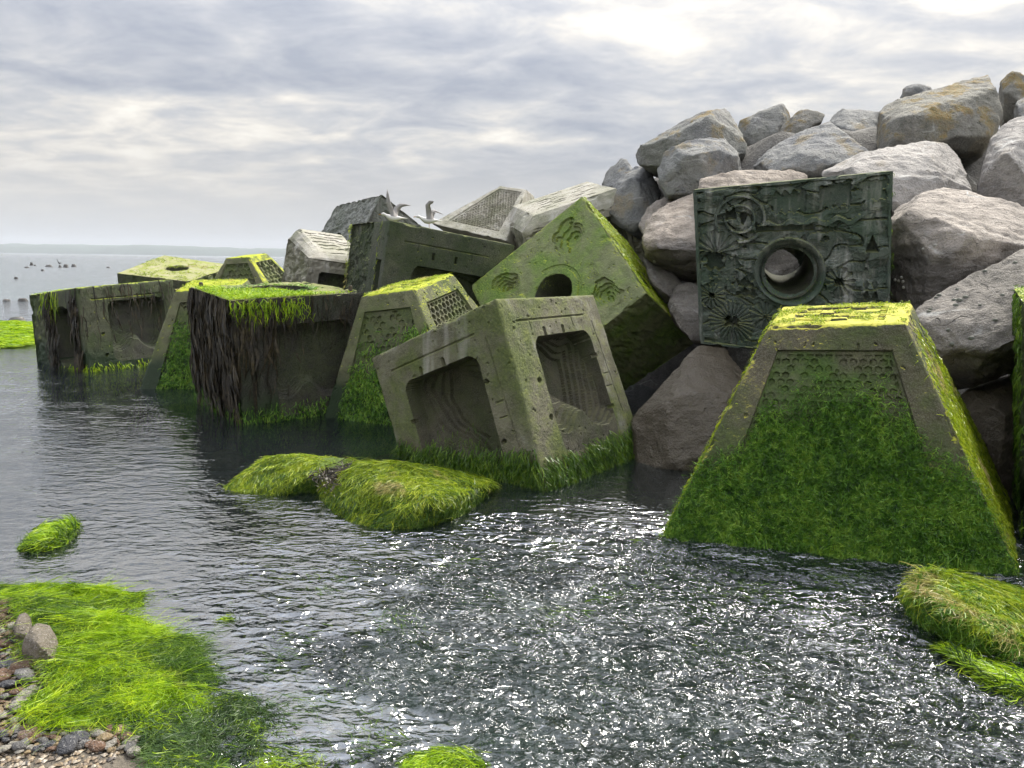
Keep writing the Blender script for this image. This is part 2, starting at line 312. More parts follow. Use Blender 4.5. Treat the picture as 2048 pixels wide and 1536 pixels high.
CORN = {"C1": {"000": [0.257, 5.245, -0.013], "001": [-0.129, 5.538, 1.328], "010": [-0.751, 6.016, -0.484], "011": [-1.16, 6.299, 0.791], "100": [1.123, 6.401, 0.052], "101": [0.693, 6.682, 1.317], "110": [0.097, 7.165, -0.463], "111": [-0.321, 7.449, 0.826]},
 "C2": {"000": [-0.509, 9.05, 1.29], "001": [0.741, 8.728, 2.306], "010": [0.185, 9.981, 0.755], "011": [1.377, 9.671, 1.844], "100": [0.099, 7.991, 0.243], "101": [1.318, 7.674, 1.293], "110": [0.792, 8.922, -0.295], "111": [2.041, 8.598, 0.709]},
 "C3": {"001": [1.513, 6.75, 2.212], "101": [3.014, 6.35, 2.345], "000": [1.674, 6.95, 0.839], "100": [3.225, 6.55, 0.734], "011": [1.753, 7.72, 2.232], "111": [3.254, 7.32, 2.365], "010": [1.914, 7.92, 0.859], "110": [3.465, 7.52, 0.754]},
 "C4": {"000": [-2.554, 7.242, -0.304], "001": [-2.615, 7.145, 1.192], "010": [-3.481, 8.426, -0.242], "011": [-3.46, 8.33, 1.268], "100": [-1.477, 8.082, -0.232], "101": [-1.496, 7.983, 1.256], "110": [-2.404, 9.266, -0.17], "111": [-2.457, 9.167, 1.317]},
 "C5": {"000": [-5.736, 10.397, -0.298], "001": [-5.889, 10.478, 1.147], "010": [-7.024, 11.334, -0.498], "011": [-7.127, 11.422, 0.987], "100": [-4.907, 11.541, -0.272], "101": [-5.08, 11.634, 1.244], "110": [-6.195, 12.478, -0.472], "111": [-6.363, 12.566, 1.016]},
 "P2": {"bLN": [-2.123, 7.621, -0.7], "tLN": [-1.516, 7.745, 1.226], "bLF": [-1.314, 9.496, -0.372], "tLF": [-1.24, 8.445, 1.348], "bRN": [-0.23, 6.769, -0.443], "tRN": [-0.954, 7.48, 1.308], "bRF": [0.568, 8.643, -0.122], "tRF": [-0.634, 8.183, 1.452]},
 "H3": {"bLN": [-1.288, 12.205, 2.133], "tLN": [-0.237, 12.763, 2.771], "bLF": [-0.419, 13.798, 1.542], "tLF": [-0.05, 13.123, 2.661], "bRN": [-0.117, 11.469, 1.866], "tRN": [0.185, 12.504, 2.699], "bRF": [0.754, 13.063, 1.281], "tRF": [0.314, 12.871, 2.638]},
 "H1": {"bLN": [-2.853, 10.138, 0.41], "mLN": [-2.607, 9.951, 1.59], "tLN": [-2.524, 10.107, 1.668], "bLF": [-3.495, 11.402, 0.757], "mLF": [-3.227, 11.205, 1.873], "tLF": [-3.049, 11.141, 1.999], "bRN": [-2.16, 10.512, 0.327], "mRN": [-1.917, 10.323, 1.488], "tRN": [-1.981, 10.402, 1.624], "bRF": [-2.802, 11.776, 0.674], "mRF": [-2.551, 11.582, 1.809], "tRF": [-2.504, 11.431, 1.925]},
 "H4": {"bLN": [0.516, 10.985, 0.718], "mLN": [0.101, 10.722, 1.965], "tLN": [0.249, 10.851, 2.194], "bLF": [0.197, 12.592, 0.972], "mLF": [-0.168, 12.322, 2.177], "tLF": [-0.038, 12.16, 2.412], "bRN": [2.019, 11.203, 1.225], "mRN": [1.612, 10.932, 2.426], "tRN": [1.411, 11.021, 2.599], "bRF": [1.701, 12.81, 1.479], "mRF": [1.328, 12.542, 2.699], "tRF": [1.125, 12.33, 2.817]},
 "P4": {"bLN": [-3.843, 13.31, 0.399], "tLN": [-4.696, 13.868, 1.589], "bLF": [-5.921, 13.783, 0.214], "tLF": [-5.14, 13.975, 1.562], "bRN": [-3.512, 14.815, 0.544], "tRN": [-4.547, 14.445, 1.666], "bRF": [-5.59, 15.289, 0.359], "tRF": [-5.014, 14.549, 1.617]},
 "C6": {"000": [-5.833, 14.172, -0.339], "001": [-5.773, 13.846, 1.136], "010": [-7.3, 14.443, -0.187], "011": [-7.179, 14.113, 1.261], "100": [-5.536, 15.61, -0.034], "101": [-5.406, 15.279, 1.411], "110": [-7.003, 15.881, 0.117], "111": [-6.955, 15.556, 1.594]},
 "C7": {"000": [-1.571, 8.51, 0.473], "001": [-1.352, 8.593, 2.007], "010": [-2.24, 9.902, 0.489], "011": [-2.06, 9.986, 2.022], "100": [-0.195, 9.174, 0.25], "101": [0.012, 9.256, 1.77], "110": [-0.864, 10.567, 0.265], "111": [-0.656, 10.65, 1.794]},
 "C8": {"000": [3.051, 4.376, -0.092], "001": [2.884, 4.4, 1.398], "010": [3.802, 5.673, -0.029], "011": [3.635, 5.697, 1.462], "100": [4.339, 3.623, 0.064], "101": [4.172, 3.647, 1.554], "110": [5.09, 4.92, 0.128], "111": [4.923, 4.944, 1.618]},
 "H2": {"000": [-2.824, 11.754, 1.042], "001": [-2.068, 12.371, 2.58], "010": [-3.872, 13.216, 0.98], "011": [-3.118, 13.829, 2.498], "100": [-1.576, 12.608, 0.065], "101": [-0.812, 13.222, 1.577], "110": [-2.624, 14.07, 0.003], "111": [-1.862, 14.682, 1.515]},
 "P3": {"bLN": [-4.626, 9.043, -0.453], "tLN": [-4.13, 9.496, 1.17], "bLF": [-4.852, 10.87, -0.286], "tLF": [-4.22, 10.252, 1.283], "bRN": [-2.76, 9.268, -0.419], "tRN": [-3.411, 9.587, 1.204], "bRF": [-2.984, 11.097, -0.247], "tRF": [-3.513, 10.34, 1.297]},
 "P1": {"tLN": [1.527, 4.62, 1.229], "tRN": [2.193, 4.32, 1.281], "tRF": [2.558, 5.0, 1.366], "tLF": [1.831, 5.28, 1.314], "bLN": [0.709, 4.269, -0.371], "bRN": [2.792, 3.683, -0.386], "bRF": [3.829, 5.52, -0.305], "bLF": [1.765, 6.112, -0.29]}}

class Block:
    def __init__(s, key, scheme, name, label, cat, mat, cells, reliefs, parts=None, pmats=None, group='concrete armour blocks'):
        c = {k: np.array(v) for k, v in CORN[key].items()}
        s.c = c; ctr = sum(c.values())/len(c); s.ctr = ctr
        base = ctr.copy(); base[2] = min(v[2] for v in c.values()); s.base = base
        s.root = tag(empty(name, base), label, cat, group)
        s.F = {f: Face(*[c[k] for k in ks], ctr) for f, ks in scheme.items()}
        Vs, Qs, Ms, off = [], [], [], 0
        for f, F in s.F.items():
            V, Q, m = F.build(cells.get(f, 0.12), reliefs.get(f), 1.0)
            Vs.append(V); Qs.append(Q+off); Ms.append(m); off += len(V)
        V = np.concatenate(Vs); Q = np.concatenate(Qs); m = np.concatenate(Ms)
        parts = parts or {}; pmats = pmats or {}
        for k in sorted(set(m)):
            v, q = compact(V, Q[m == k])
            mesh(parts.get(k, 'body') if k else 'body', v, q, pmats.get(k, mat), s.root, loc=base)
        s.mat = mat
    def tube(s, f, u, v, r, depth, cap=True, mat=None, name='hole_lining', flare=0.0):
        F = s.F[f]; c = F.P(np.array(u), np.array(v)); n = F.n
        a = F.c[1]-F.c[0]; a = a-n*np.dot(a, n); a /= np.linalg.norm(a); b = np.cross(n, a)
        K = 56; R = 8; V = []
        for j in range(R+1):
            for k in range(K):
                t = 2*math.pi*k/K; rr_ = r*(1+flare*max(0, 1-j/2.0))
                V.append(c-n*depth*(j/R-0.004)+(a*math.cos(t)+b*math.sin(t))*rr_)
        V = np.array(V); V += (fbm(V, 14, 2)*0.006)[:, None]*n
        Q = np.array([[j*K+k, j*K+(k+1) % K, (j+1)*K+(k+1) % K, (j+1)*K+k] for j in range(R) for k in range(K)])
        fs = [Q]
        if cap: fs.append(np.array([[R*K+k for k in range(K)]]))
        mesh(name, V, fs, mat or s.mat, s.root, smooth=True, loc=s.base)
    def weed(s, specs, mat, name='seaweed'):
        """specs: (face, n, density(u,v), (len lo, hi), (width lo, hi), jitter, kwargs)"""
        Vs, Qs, off = [], [], 0
        for f, n, dens, Lr, Wr, jit, kw in specs:
            P, N = s.F[f].sample(n, dens); k = len(P)
            if not k: continue
            g = kw.pop('g', (0, 0, -1)) if isinstance(kw, dict) else (0, 0, -1)
            D = hang(N, jit, g)
            V, Q = strands(P, N, D, RNG.uniform(*Lr, k), RNG.uniform(*Wr, k), **kw)
            Vs.append(V); Qs.append(Q+off); off += len(V)
        o = mesh(name, np.concatenate(Vs), np.concatenate(Qs), mat, s.root, loc=s.base); o['kind'] = 'stuff'
        return o

# ---- relief functions: (u, v, X metres from middle, Y metres up, w, h) -> inward depth, part mask, hole mask
def rr(X, Y, x0, x1, y0, y1, r):
    cx, cy = (x0+x1)/2, (y0+y1)/2
    qx = np.abs(X-cx)-(x1-x0)/2+r; qy = np.abs(Y-cy)-(y1-y0)/2+r
    return np.hypot(np.maximum(qx, 0), np.maximum(qy, 0))+np.minimum(np.maximum(qx, qy), 0)-r
def seg_d(X, Y, x0, y0, x1, y1):
    dx, dy = x1-x0, y1-y0; t = np.clip(((X-x0)*dx+(Y-y0)*dy)/(dx*dx+dy*dy), 0, 1)
    return np.hypot(X-x0-t*dx, Y-y0-t*dy)
def rel_arch(seed=0.0, x=(0.21, 0.80), y=(0.10, 0.78), deep=0.27, grooves=True, steps=0.030, flip=False):
    def f(u, v, X, Y, w, h):
        uu = 1-u if flip else u
        sd = rr(uu*w, v*h, x[0]*w, x[1]*w, y[0]*h, y[1]*h, 0.10)
        ins = -sd; xc, yc = (uu-x[0])/(x[1]-x[0]), (v-y[0])/(y[1]-y[0])
        wob = n2(X, Y, 4.0, 2, seed)*0.03
        fld = 0.06+ins*0.50*(1+0.4*(xc-0.5))+wob*0.5+0.13*ss(yc, 0.15, 0.95)+0.02*np.sin((xc*1.5+yc)*5)
        # a ledge that juts out of the lower half, a slanting valley beside it
        ridge = np.exp(-((xc-0.42-0.25*(yc-0.3))/0.17)**2)*ss(yc, 0.62, 0.22)
        fld = fld-0.20*ridge+0.06*np.exp(-((xc-0.72+0.3*yc)/0.12)**2)*ss(yc, 0.05, 0.3)
        fld = fld-0.16*ss(yc, 0.32, 0.0)
        fld = np.clip(fld, 0.02, deep)
        q = np.floor(fld/steps)*steps
        dep = np.where(sd < 0, q, 0.0); mask = (sd < -0.004).astype(int)
        if grooves:
            gx, gy = uu*w, v*h
            g = seg_d(gx, gy, 0.13*w, 0.875*h, 0.80*w, 0.875*h) < 0.006
            g |= seg_d(gx, gy, 0.87*w, 0.83*h, 0.90*w, 0.25*h) < 0.005
            g |= seg_d(gx, gy, 0.24*w, 0.875*h, 0.24*w, 0.82*h) < 0.005
            g |= seg_d(gx, gy, 0.66*w, 0.875*h, 0.66*w, 0.82*h) < 0.005
            for t in (0.36, 0.54): g2 = seg_d(gx, gy, t*w, 0.785*h, t*w, 0.82*h) < 0.014; dep = np.where(g2 & (sd >= 0), 0.05, dep)
            for yy, xs in ((0.62, 0.80), (0.30, 0.81), (0.55, 0.19), (0.35, 0.2)):
                g3 = np.hypot(gx-xs*w, (gy-yy*h)*1.3) < 0.024; dep = np.where(g3 & (sd >= 0), 0.05, dep)
            g |= (np.abs(gy-0.50*h) < 0.004) & (gx > 0.82*w) & (gx < 0.88*w)
            g |= (np.abs(gy-0.42*h) < 0.004) & (gx > 0.82*w) & (gx < 0.88*w)
            dep = np.where(g & (sd >= 0), np.maximum(dep, 0.010), dep)
        return dep, mask
    return f
def rel_hex(pitch=0.064, u0=0.14, u1=0.85, v1=0.91, v0=-1.0, depth=0.020, pit=0.020, seed=0.0, fill=0.75):
    def f(u, v, X, Y, w, h):
        eu = np.minimum(u-u0, u1-u)*w; ev = np.minimum(v1-v, v-v0)*h
        e = np.minimum(eu, ev); ins = e > 0
        rh = pitch*0.866; row = np.round(Y/rh); xo = X-(row % 2)*pitch/2; col = np.round(xo/pitch)
        lx = xo-col*pitch; ly = Y-row*rh
        hd = np.maximum(np.abs(lx), np.abs(lx)*0.5+np.abs(ly)*0.866)
        rnd = np.sin(row*12.98+col*78.23+seed)*43758.5; rnd = rnd-np.floor(rnd)
        dp = np.where(hd < pitch*0.37, pit*np.where(rnd < fill, 0.45+0.55*rnd/fill, 0.05), 0)*(e > 0.02)
        return np.where(ins, depth+dp, 0.0), (e > 0.004).astype(int)
    return f
def rel_circle_relief(hu, hv, r, pits, seed=0.0, band=True):
    def f(u, v, X, Y, w, h):
        x, y = u*w, v*h
        rad = np.hypot(x-hu*w, y-hv*h); hole = rad < r
        dep = np.zeros_like(u); mask = np.zeros(u.shape, int)
        for k_, (pu, pv, pr, sd) in enumerate(pits):
            dx, dy = x-pu*w, y-pv*h; rr_ = np.hypot(dx*0.9, dy)
            fl = (1-rr_/pr)*0.10+0.055*n2(x*1.0+0.04*n2(x, y, 9, 2, sd), y, 5.2, 2, sd*3)
            q = np.clip(np.floor(fl/0.024)*0.026, -0.026, 0.13)
            on = (fl > 0.0) & (rr_ < pr*1.25); dep = np.where(on, q+0.03, dep); mask = np.where(on, k_+1, mask)
        if band: dep = dep+np.clip(n2(x, y, 5, 3, seed+9)-0.25, 0, 1)*0.02+np.where((np.abs(rad-r*1.35) < 0.02) & (y > hv*h), 0.012, 0)
        dep = np.where(rad < r*1.1, 0.0, dep)
        return dep, mask, hole
    return f
def rel_barky(seed=0.0, amp=0.05, stretch=3.0, win=None):
    def f(u, v, X, Y, w, h):
        x, y = u*w, v*h
        q = n2(x*7, y*7/stretch, 1.0, 4, seed)+0.4*np.abs(n2(x*3, y*5, 1.5, 2, seed+4))
        dep = np.clip(0.35+q, 0, 1.2)*amp; mask = None
        if win:
            sd = rr(x, y, win[0]*w, win[1]*w, win[2]*h, win[3]*h, 0.04)
            dep = np.where(sd < 0, 0.14+0.02*q, np.where(sd < 0.08, 0.006, dep)); mask = (sd < -0.003).astype(int)
        return dep, mask
    return f
def rel_waves(seed=0.0, m=0.12, rows=6):
    """wavy lens-shaped slots cast in a top face"""
    rg = np.random.default_rng(int(seed*10)+3); S = []
    for i in range(rows):
        for j in range(3):
            S.append((0.24+0.26*j+rg.uniform(-.09, .09), 0.16+0.68*i/(rows-1)+rg.uniform(-.03, .03), rg.uniform(.07, .12), rg.uniform(.014, .034), rg.uniform(-.5, .5)))
    def f(u, v, X, Y, w, h):
        dep = np.zeros_like(u)
        for (a, b, L, t, bend) in S:
            x, y = (u-a)*w, (v-b)*h; yy = y-bend*0.5*(L-x*x/L)*1.0+0.015*np.sin(x*40+a*50)
            ok = (np.abs(x) < L) & (np.abs(yy) < t*(1-(x/L)**2)**0.5 if False else np.abs(yy) < t*np.sqrt(np.clip(1-(x/L)**2, 0, 1)))
            dep = np.where(ok, 0.035, dep)
        dep = np.where((u < m*0.6) | (u > 1-m*0.6) | (v < m*0.6) | (v > 1-m*0.6), 0, dep)
        return dep, None
    return f
def rel_plates(seed=0.0):
    def f(u, v, X, Y, w, h):
        x, y = u*w, v*h; ins = (u > 0.16) & (u < 0.84) & (v > 0.16) & (v < 0.84)
        a = np.floor(x/0.085); b = np.floor((y+0.03*np.sin(a*2.3))/0.06)
        k = np.sin(a*127.1+b*311.7+seed)*43758.5; k = k-np.floor(k)
        return np.where(ins, 0.006+0.024*np.floor(k*4)/3, 0.0), ins.astype(int)*2
    return f
def rel_groove(seed=0.0):
    def f(u, v, X, Y, w, h):
        x = u*w
        dep = np.where((np.abs(u-0.80) < 0.03) & (v > 0.05) & (v < 0.93), 0.05, 0.0)
        dep = dep+np.clip(n2(x*9, v*h*2.2, 1.2, 3, seed)-0.1, 0, 1)*0.035*((u > 0.12) & (u < 0.75))
        return dep, None
    return f
def rel_sculpt(hu, hv, r):
    """the cast face with shells, gears, arcs, ledges and leaf shapes round a see-through hole"""
    def f(u, v, X, Y, w, h):
        x, y = u*w, v*h
        wx = x+0.05*n2(x, y, 3.0, 2, 1.0); wy = y+0.05*n2(x, y, 3.0, 2, 7.0)
        fld = n2(wx*1.0, wy*1.9, 3.2, 3, 3.0)
        dep = 0.020+np.floor(fld*6)/6*0.030
        le = np.abs(n2(wx*0.8, wy*1.6, 3.0, 2, 21.0)); dep = np.where(le < 0.05, dep+0.022, dep)
        def shell(cx, cy, R, k, hole_r, a0=-4, a1=4):
            nonlocal dep
            dx, dy = x-cx*w, y-cy*h; rad = np.hypot(dx, dy); a = np.arctan2(dy, dx)
            ins = (rad < R*(1+0.04*np.sin(a*k))) & (a > a0) & (a < a1)
            dep = np.where(ins, 0.004+0.012*(np.sin(a*k) > 0.2)+0.012*(rad/R), dep)
            sq = np.maximum(np.abs(dx), np.abs(dy)*1.2) < hole_r*(1+0.2*np.sin(a*7))
            dep = np.where(sq, 0.10, dep)
        def ring(cx, cy, R, t):
            nonlocal dep
            rad = np.hypot(x-cx*w, y-cy*h); dep = np.where(np.abs(rad-R) < t, -0.004, dep)
        def box(x0, x1, y0, y1, d_):
            nonlocal dep
            e = 0.012*np.sin(x*90)+0.01*np.sin(y*70)
            dep = np.where(rr(x, y, x0*w, x1*w, y0*h, y1*h, 0.01)+e < 0, d_, dep)
        ring(0.24, 0.80, 0.20, 0.012); ring(0.24, 0.80, 0.12, 0.010); box(0.17, 0.22, 0.80, 0.86, 0.07); box(0.24, 0.28, 0.78, 0.84, 0.08)
        box(0.40, 0.58, 0.83, 0.93, 0.035); box(0.65, 0.80, 0.84, 0.95, 0.035); box(0.84, 0.96, 0.86, 0.96, 0.02)
        wv = np.abs(y-(0.76*h+0.02*np.sin(x*34)+0.03*(u-0.5)*w)); dep = np.where((wv < 0.02) & (u > 0.3) & (u < 0.85), -0.002, dep)
        dep = np.where((y < 0.755*h) & (y > 0.72*h) & (u > 0.32) & (u < 0.62), 0.055, dep)
        shell(0.11, 0.60, 0.20, 16, 0.01, 0.2, 3.0); box(0.05, 0.15, 0.49, 0.585, 0.085); box(0.15, 0.24, 0.50, 0.57, 0.03)
        shell(0.18, 0.17, 0.20, 26, 0.055); shell(0.075, 0.33, 0.12, 14, 0.025)
        shell(0.745, 0.44, 0.12, 12, 0.035); box(0.68, 0.80, 0.235, 0.31, 0.06); box(0.21, 0.29, 0.40, 0.44, 0.06); box(0.22, 0.32, 0.335, 0.38, 0.07)
        tri = (np.abs(x-0.905*w) < 0.055*(1-(y-0.60*h)/0.13)) & (y > 0.60*h) & (y < 0.60*h+0.13); dep = np.where(tri, 0.09, dep)
        shell(0.36, 0.22, 0.13, 10, 0.012); shell(0.47, 0.12, 0.13, 12, 0.03)
        for k_ in range(7): box(0.86, 0.95, 0.12+0.06*k_, 0.145+0.06*k_, 0.035)
        for k_ in range(6): box(0.06, 0.22, 0.385+0.018*k_, 0.392+0.018*k_, 0.03)
        rad = np.hypot(x-hu*w, y-hv*h)
        dep = np.where(rad < r*1.42, -0.012+0.05*ss(rad, r*1.42, r*1.0), dep)
        e = np.minimum(np.minimum(u, 1-u)*w, np.minimum(v, 1-v)*h); e = e+0.012*n2(x, y, 5, 2, 31.0); dep = np.where(e < 0.03, 0.004, dep)
        return dep*1.35, None, rad < r
    return f
one = lambda u, v: np.ones_like(u)
def patchy(s, lo, hi, base=None, off=0.0):
    return lambda u, v: (base(u, v) if base else 1.0)*ss(n2(u, v, s, 3, off), lo, hi)

mP1 = block_mat('concrete_olive_brown', (0.050, 0.046, 0.026), (0.12, 0.105, 0.062), 0.55, ((0.03, 0.06, 0.012), (0.075, 0.115, 0.02)), 1.0, ((0.26, 0.30, 0.012), (0.50, 0.46, 0.07)), 0.1, seed=1)
mP = block_mat('concrete_green_grey', (0.07, 0.078, 0.035), (0.17, 0.175, 0.09), 0.8, ((0.045, 0.075, 0.02), (0.11, 0.15, 0.03)), 1.0, ((0.20, 0.27, 0.012), (0.42, 0.44, 0.03)), 0.2, seed=2)
mP1p = block_mat('concrete_honeycomb_olive', (0.045, 0.05, 0.022), (0.11, 0.11, 0.055), 0.95, ((0.035, 0.075, 0.014), (0.085, 0.14, 0.025)), 0.0, lowz=0.1, seed=1.5)
mPp = block_mat('concrete_honeycomb_green', (0.05, 0.055, 0.03), (0.13, 0.13, 0.07), 0.6, ((0.04, 0.07, 0.02), (0.10, 0.14, 0.03)), 0.25, ((0.12, 0.16, 0.02), (0.22, 0.24, 0.04)), 0.2, seed=2.5)
mC1 = block_mat('concrete_grey_brown', (0.075, 0.075, 0.042), (0.18, 0.17, 0.115), 0.75, ((0.055, 0.08, 0.02), (0.13, 0.165, 0.04)), 0.5, ((0.09, 0.12, 0.02), (0.19, 0.21, 0.05)), -0.05, (0.06, 0.045, 0.02), stain=0.32, seed=3, tlo=0.3)
mC1r = block_mat('concrete_recess_dark', (0.035, 0.034, 0.022), (0.095, 0.088, 0.058), 0.5, ((0.025, 0.04, 0.012), (0.06, 0.08, 0.02)), 0.25, ((0.09, 0.10, 0.03), (0.17, 0.16, 0.06)), -0.3, (0.06, 0.045, 0.02), seed=3.5)  # recess panels coloured darker than the outer faces of the tilted cube
mC2 = block_mat('concrete_moss_green', (0.11, 0.14, 0.05), (0.23, 0.25, 0.12), 0.85, ((0.08, 0.155, 0.025), (0.20, 0.29, 0.06)), 0.85, ((0.17, 0.25, 0.02), (0.36, 0.40, 0.04)), -0.6, (0.01, 0.015, 0.02), seed=4, tlo=0.55)
mC3 = block_mat('concrete_dark_teal', (0.032, 0.055, 0.046), (0.090, 0.115, 0.096), 0.5, ((0.018, 0.05, 0.030), (0.05, 0.09, 0.048)), 0.6, ((0.10, 0.14, 0.03), (0.24, 0.25, 0.10)), -1.0, stain=0.5, seed=5, tlo=0.6)
mC4 = block_mat('concrete_black_wet', (0.007, 0.008, 0.007), (0.026, 0.024, 0.018), 0.3, ((0.012, 0.025, 0.008), (0.03, 0.05, 0.015)), 1.0, ((0.11, 0.16, 0.02), (0.27, 0.26, 0.12)), 0.12, (0.02, 0.04, 0.012), seed=6, tlo=0.6)
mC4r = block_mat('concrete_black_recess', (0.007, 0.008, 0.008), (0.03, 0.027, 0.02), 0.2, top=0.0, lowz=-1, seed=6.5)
mC5 = block_mat('concrete_dark_olive', (0.03, 0.04, 0.02), (0.085, 0.095, 0.05), 0.7, ((0.03, 0.055, 0.018), (0.07, 0.10, 0.03)), 1.0, ((0.13, 0.20, 0.012), (0.32, 0.36, 0.05)), 0.15, seed=7, tlo=0.5)
mC6 = block_mat('concrete_yellow_green_top', (0.03, 0.04, 0.02), (0.07, 0.075, 0.04), 0.5, top=0.92, tcol=((0.22, 0.27, 0.015), (0.34, 0.32, 0.20)), seed=8)
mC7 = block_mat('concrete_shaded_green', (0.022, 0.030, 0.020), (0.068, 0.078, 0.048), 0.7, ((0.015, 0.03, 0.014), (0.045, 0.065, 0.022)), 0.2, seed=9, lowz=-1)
mH = block_mat('concrete_pale_grey', (0.20, 0.19, 0.155), (0.42, 0.40, 0.35), 0.38, ((0.07, 0.09, 0.03), (0.16, 0.18, 0.07)), 0.25, ((0.30, 0.29, 0.22), (0.44, 0.42, 0.36)), -1, stain=0.5, seed=10)
mHd = block_mat('concrete_weathered_slate', (0.07, 0.08, 0.072), (0.20, 0.21, 0.195), 0.35, ((0.03, 0.05, 0.025), (0.07, 0.09, 0.04)), 0.2, ((0.24, 0.25, 0.22), (0.40, 0.40, 0.37)), -1, stain=0.45, seed=11)
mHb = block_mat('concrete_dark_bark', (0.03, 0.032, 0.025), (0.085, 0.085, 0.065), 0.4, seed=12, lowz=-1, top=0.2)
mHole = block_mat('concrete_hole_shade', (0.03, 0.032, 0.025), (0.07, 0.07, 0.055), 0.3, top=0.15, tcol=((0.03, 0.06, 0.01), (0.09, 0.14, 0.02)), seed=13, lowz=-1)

# ---- large pyramid frustum, near right
bP1 = Block('P1', QP, 'pyramid_block', 'largest truncated pyramid block, shaggy dark green weed below a honeycomb panel', 'concrete block', mP1,
    {'S': 0.0062, 'T': 0.009, 'E': 0.012, 'W': 0.02},
    {'S': rel_hex(0.052, seed=1.0, pit=0.016), 'T': rel_plates(2.0), 'E': rel_groove(3.0)}, {1: 'honeycomb_panel', 2: 'plate_panel'}, {1: mP1p})
dfront = lambda u, v: ss(v+0.10*n2(u, v, 6, 3, 2.0)+0.35*np.abs(u-0.5)**1.5-0.10*(np.abs(u-0.5) < 0.34), 0.74, 0.50)
bP1.weed([('S', 50000, dfront, (0.015, 0.050), (0.003, 0.0065), 1.3, dict(lift=0.50, curl=0.6)),
          ('S', 5000, lambda u, v: ss(v, 0.34, 0.2), (0.08, 0.17), (0.005, 0.010), 0.22, dict(lift=0.12, curl=0.15))], M_WEED_DARK)
bP1.weed([('E', 9000, lambda u, v: ss(v+0.2*n2(u, v, 7, 2), 0.98, 0.6)*(np.abs(u-0.8) > 0.03), (0.02, 0.06), (0.004, 0.008), 0.4, dict(lift=0.22, curl=0.2)),
          ('W', 9000, lambda u, v: 0.25+0.75*ss(v, 0.9, 0.4), (0.02, 0.055), (0.004, 0.008), 0.5, dict(lift=0.4, curl=0.25)),
          ('T', 2500, patchy(5, -0.2, 0.4), (0.006, 0.016), (0.003, 0.006), 1.0, dict(lift=0.6)),
          ('S', 500, lambda u, v: ((u < 0.03) | (u > 0.975)).astype(float), (0.015, 0.04), (0.004, 0.007), 0.6, dict(lift=0.4))], M_WEED_LIME, 'lime_seaweed')

# ---- tilted cube in front with two arched recesses
bC1 = Block('C1', QF, 'cube_block', 'tilted grey-brown concrete cube with two terraced arched recesses, weed skirt at the waterline', 'concrete block', mC1,
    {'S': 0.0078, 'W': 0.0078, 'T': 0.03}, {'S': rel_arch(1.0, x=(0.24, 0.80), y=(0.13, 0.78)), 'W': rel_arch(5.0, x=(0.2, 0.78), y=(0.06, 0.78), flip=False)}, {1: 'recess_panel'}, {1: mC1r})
dskirt = lambda a, b: (lambda u, v: ss(v+0.05*n2(u, v, 7, 2, 3.0), b, a))
bC1.weed([('S', 7000, dskirt(0.05, 0.19), (0.06, 0.16), (0.004, 0.009), 0.25, dict(lift=0.30, curl=0.15)),
          ('W', 9000, lambda u, v: ss(v-0.25*(1-u)+0.05*n2(u, v, 7, 2, 3.0), 0.24, 0.08), (0.06, 0.16), (0.004, 0.009), 0.25, dict(lift=0.30, curl=0.15)),
          ('W', 2500, lambda u, v: ss(v, 0.5, 0.1)*ss(np.abs(u-0.45), 0.3, 0.2), (0.03, 0.07), (0.003, 0.006), 0.3, dict(lift=0.1))], M_WEED_MID)

# ---- diamond-tipped green cube
bC2 = Block('C2', QF, 'cube_block', 'moss green cube balanced on an edge, round hole and wavy hollows in its face', 'concrete block', mC2,
    {'S': 0.010, 'T': 0.014, 'E': 0.016, 'B': 0.03, 'W': 0.03},
    {'S': rel_circle_relief(0.53, 0.50, 0.235, ((0.22, 0.80, 0.19, 1.0), (0.82, 0.78, 0.17, 2.2), (0.20, 0.24, 0.17, 3.1), (0.8, 0.2, 0.13, 4.4)), 1.0),
     'T': rel_barky(3.0, 0.05, 4.0), 'E': rel_barky(6.0, 0.02, 0.4)}, {k: 'wavy_hollow' for k in (1, 2, 3, 4)})
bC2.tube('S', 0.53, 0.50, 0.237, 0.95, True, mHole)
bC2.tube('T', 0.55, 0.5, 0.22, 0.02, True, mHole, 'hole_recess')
bC2.weed([('T', 9000, patchy(6, -0.5, 0.1), (0.02, 0.06), (0.004, 0.008), 0.5, dict(lift=0.25)),
          ('S', 1500, patchy(6, 0.1, 0.5), (0.006, 0.015), (0.003, 0.005), 0.5, dict(lift=0.4))], M_WEED_LIME)

# ---- upright sculpted slab with see-through hole
cb_ = CORN['C3']; cb_['000'] = [cb_['000'][0]+0.02, cb_['000'][1], cb_['000'][2]+0.03]
bC3 = Block('C3', QF, 'slab_block', 'upright dark green block sculpted with shells and gears round a see-through hole', 'concrete block', mC3,
    {'S': 0.0078, 'T': 0.03, 'N': 0.012, 'W': 0.03}, {'S': rel_sculpt(0.49, 0.49, 0.205), 'N': lambda u, v, X, Y, w, h: (np.zeros_like(u), None, np.hypot((u-0.51)*w, (v-0.49)*h) < 0.205)})
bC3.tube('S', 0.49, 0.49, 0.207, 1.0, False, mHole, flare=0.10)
bC3.weed([('S', 900, lambda u, v: ((np.hypot((u-0.49), (v-0.49)) < 0.19) & (np.hypot((u-0.49), (v-0.49)) > 0.125) & (v < 0.45)).astype(float), (0.01, 0.03), (0.003, 0.006), 0.5, dict(lift=0.3)),
          ('E', 500, patchy(6, 0, 0.4), (0.02, 0.05), (0.004, 0.008), 0.4, dict(lift=0.3))], M_WEED_MID)

